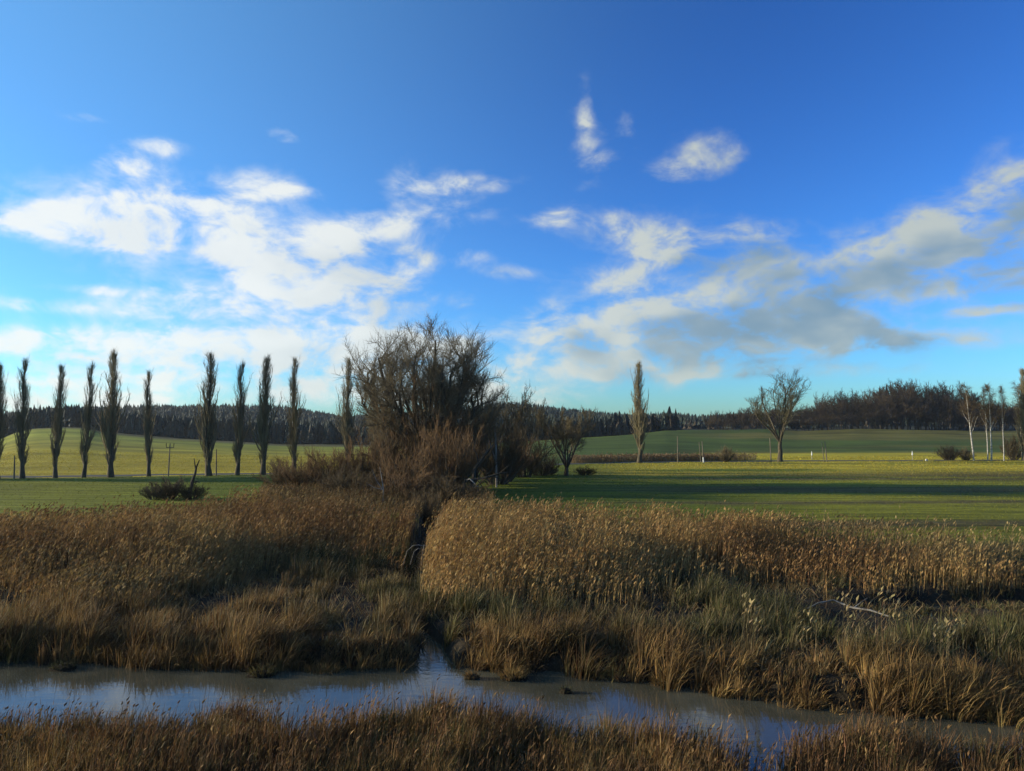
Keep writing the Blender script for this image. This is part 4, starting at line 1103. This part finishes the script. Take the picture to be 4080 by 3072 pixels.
limb('forked_snag', 'dark forked snag sticking up out of the lone dark bush', 'dead tree', [b, pt(765, 1920, 68), pt(778, 1885, 68), pt(782, 1862, 68), pt(795, 1832, 68)], [.16, .14, .11, .08, .03], M_DARKWOOD,
     [([pt(780, 1870, 68), pt(776, 1848, 68), pt(773, 1826, 68)], [.07, .05, .03]), ([pt(768, 1922, 68), pt(785, 1920, 68), pt(798, 1922, 68)], [.06, .05, .03])])
# bleached branch caught in the sedge by the pool
limb('bleached_branch', 'long bleached curved branch lying in the sedge by the small pool', 'dead branch',
     [pt(3215, 2425, 26.2), pt(3260, 2402, 26.4), pt(3320, 2391, 26.5), pt(3360, 2407, 26.4), pt(3400, 2422, 26.2), pt(3470, 2432, 25.9), pt(3540, 2455, 25.6)], [.012, .02, .032, .036, .033, .03, .02], M_DEAD,
     [([pt(3400, 2422, 26.2), pt(3430, 2400, 26.3), pt(3455, 2382, 26.4)], [.018, .012, .006])])
limb('bent_reed_bundle', 'pale bent reed stalks arching over the dark ditch', 'reeds',
     [pt(1606, 2250, 34), pt(1622, 2195, 34), pt(1645, 2174, 34), pt(1668, 2171, 34), pt(1690, 2176, 34)], [.010, .010, .012, .016, .004], M_DEAD,
     [([pt(1634, 2250, 34.1), pt(1650, 2197, 34), pt(1665, 2186, 34), pt(1680, 2187, 34)], [.008, .008, .012, .004]), ([pt(1680, 2250, 34.2), pt(1684, 2200, 34), pt(1690, 2171, 34), pt(1705, 2176, 34)], [.008, .008, .016, .004])])

# --- clumps that stand out singly: tall reed clumps on the bank, tussocks in the water
def reed_clump(px, base_py, hgt, n, rad, lab):
    q = on_plane(px, base_py, -.6); x0, y0 = q[0], q[1]; z0 = float(terrain(x0, y0))
    t = thing('reed_clump', lab, 'reeds', (x0, y0, z0), 'tall reed clumps on the bank')
    a = rng.uniform(0, 6.28, n); r = np.sqrt(rng.random(n)) * rad
    b = np.stack([np.cos(a) * r, np.sin(a) * r * .6, np.zeros(n)], 1); b[:, 2] = terrain(x0 + b[:, 0], y0 + b[:, 1]) - z0 - .05
    h = hgt * rng.uniform(.65, 1.08, n)
    P = reeds(b, h, tint(STRAW * .6, n, .25), tint(STRAW, n, .2), lean=.10, wstem=.008, wleaf=.022, plume=0, nleaf=2)
    V, Fc, Cc = join(P); tag(obj('stalk', mesh('stalk', V, Fc, M_REED, Cc), t), kind='stuff')
    top = b.copy(); top[:, 2] += h * .97; top[:, 0] += .05
    V, Fc, Cc = join(plumes(top, rng.uniform(.16, .28, n), rng.uniform(.06, .1, n), rng.uniform(.1, .7, n), tint(STRAW * 1.05, n, .2), rng.normal(.1, .6, n)))
    tag(obj('plume', mesh('plume', V, Fc, M_REED, Cc), t), kind='stuff')
reed_clump(2985, 2640, 1.75, 26, .35, 'tall pale reed clump with a tuft of bright plumes')
reed_clump(3400, 2680, 1.9, 20, .5, 'loose pale reed clump below the bleached branch')
reed_clump(3530, 2690, 2.2, 18, .4, 'tallest pale reed clump reaching past the bleached branch')
reed_clump(3760, 2700, 1.6, 26, .5, 'pale reed clump with broken tops near the small pool')
reed_clump(3200, 2660, 1.3, 14, .4, 'short pale reed clump between two taller ones')

def tussock(px, py, rad, hgt, n, c, lab):
    q = on_plane(px, py, WZ); o = np.array([q[0], q[1], WZ])
    t = thing('sedge_tussock', lab, 'tussock', o, 'tussocks standing in the water')
    k = 10; a = np.arange(k) * 2 * math.pi / k
    rr = rad * rng.uniform(.8, 1.15, k)
    ring = lambda f, z: np.stack([np.cos(a) * rr * f, np.sin(a) * rr * f * .7, np.full(k, z) + rng.normal(0, .01, k)], 1)
    V = np.vstack([ring(1.05, -.25), ring(.95, .03), ring(.55, .11), [[0, 0, .13]]])
    Q = [(i + j * k, (i + 1) % k + j * k, (i + 1) % k + (j + 1) * k, i + (j + 1) * k) for j in range(2) for i in range(k)]
    tri = [(2 * k + i, 2 * k + (i + 1) % k, 3 * k) for i in range(k)]
    obj('mound', mesh('mound', V, [np.array(Q), np.array(tri)], M_GROUND, np.tile([.035, .027, .017], (len(V), 1))), t)
    a = rng.uniform(0, 6.28, n); r = np.sqrt(rng.random(n))
    b = np.stack([np.cos(a) * r * rad * .85, np.sin(a) * r * rad * .6, .08 * (1 - r)], 1)
    V, Fc, Cc = blades(b, hgt * rng.uniform(.5, 1.1, n), np.full(n, .022), a + rng.normal(0, .5, n), np.clip(.4 + r * 1.3 + rng.normal(0, .2, n), .1, 2.3), tint(c, n, .35), 3)
    tag(obj('blades', mesh('blades', V, Fc, M_GRASS, Cc), t), kind='stuff')
tussock(2045, 2705, .42, .42, 260, GOLD * .7 + OLIVE * .3, 'large yellowish tussock standing in the open water')
tussock(1880, 2704, .22, .28, 110, GOLD * .6, 'small golden tussock beside the large yellowish one in the water')
tussock(2255, 2760, .18, .22, 60, DGREEN, 'tiny dark tussock alone in mid water')
tussock(1045, 2690, .45, .34, 220, DGREEN + BROWN * .3, 'dark flat tussock in the water under the brown bank')
tussock(250, 2665, .42, .26, 160, DGREEN, 'dark green flat tussock in the pale reflecting water')
tussock(2480, 2712, .28, .26, 110, BROWN, 'low brown tussock close off the far bank')
tussock(2650, 2730, .45, .38, 260, GOLD * .7, 'wide golden tussock close off the far bank')
# ------------------------------------------------------------------ thin winter haze in the air
def build_haze():
    me = box_me('haze', 9900, 9900, 72, None, -9.0)
    m, nt = new_mat('thin_haze')
    v = nt.nodes.new('ShaderNodeVolumePrincipled'); v.inputs['Density'].default_value = .00007; v.inputs['Color'].default_value = (.86, .93, 1, 1); v.inputs['Anisotropy'].default_value = .3
    o = nt.nodes.new('ShaderNodeOutputMaterial'); nt.links.new(v.outputs[0], o.inputs['Volume'])
    me.materials.append(m)
    tag(obj('haze', me), 'thin pale winter haze filling the air over the valley', 'haze', kind='stuff')
build_haze()
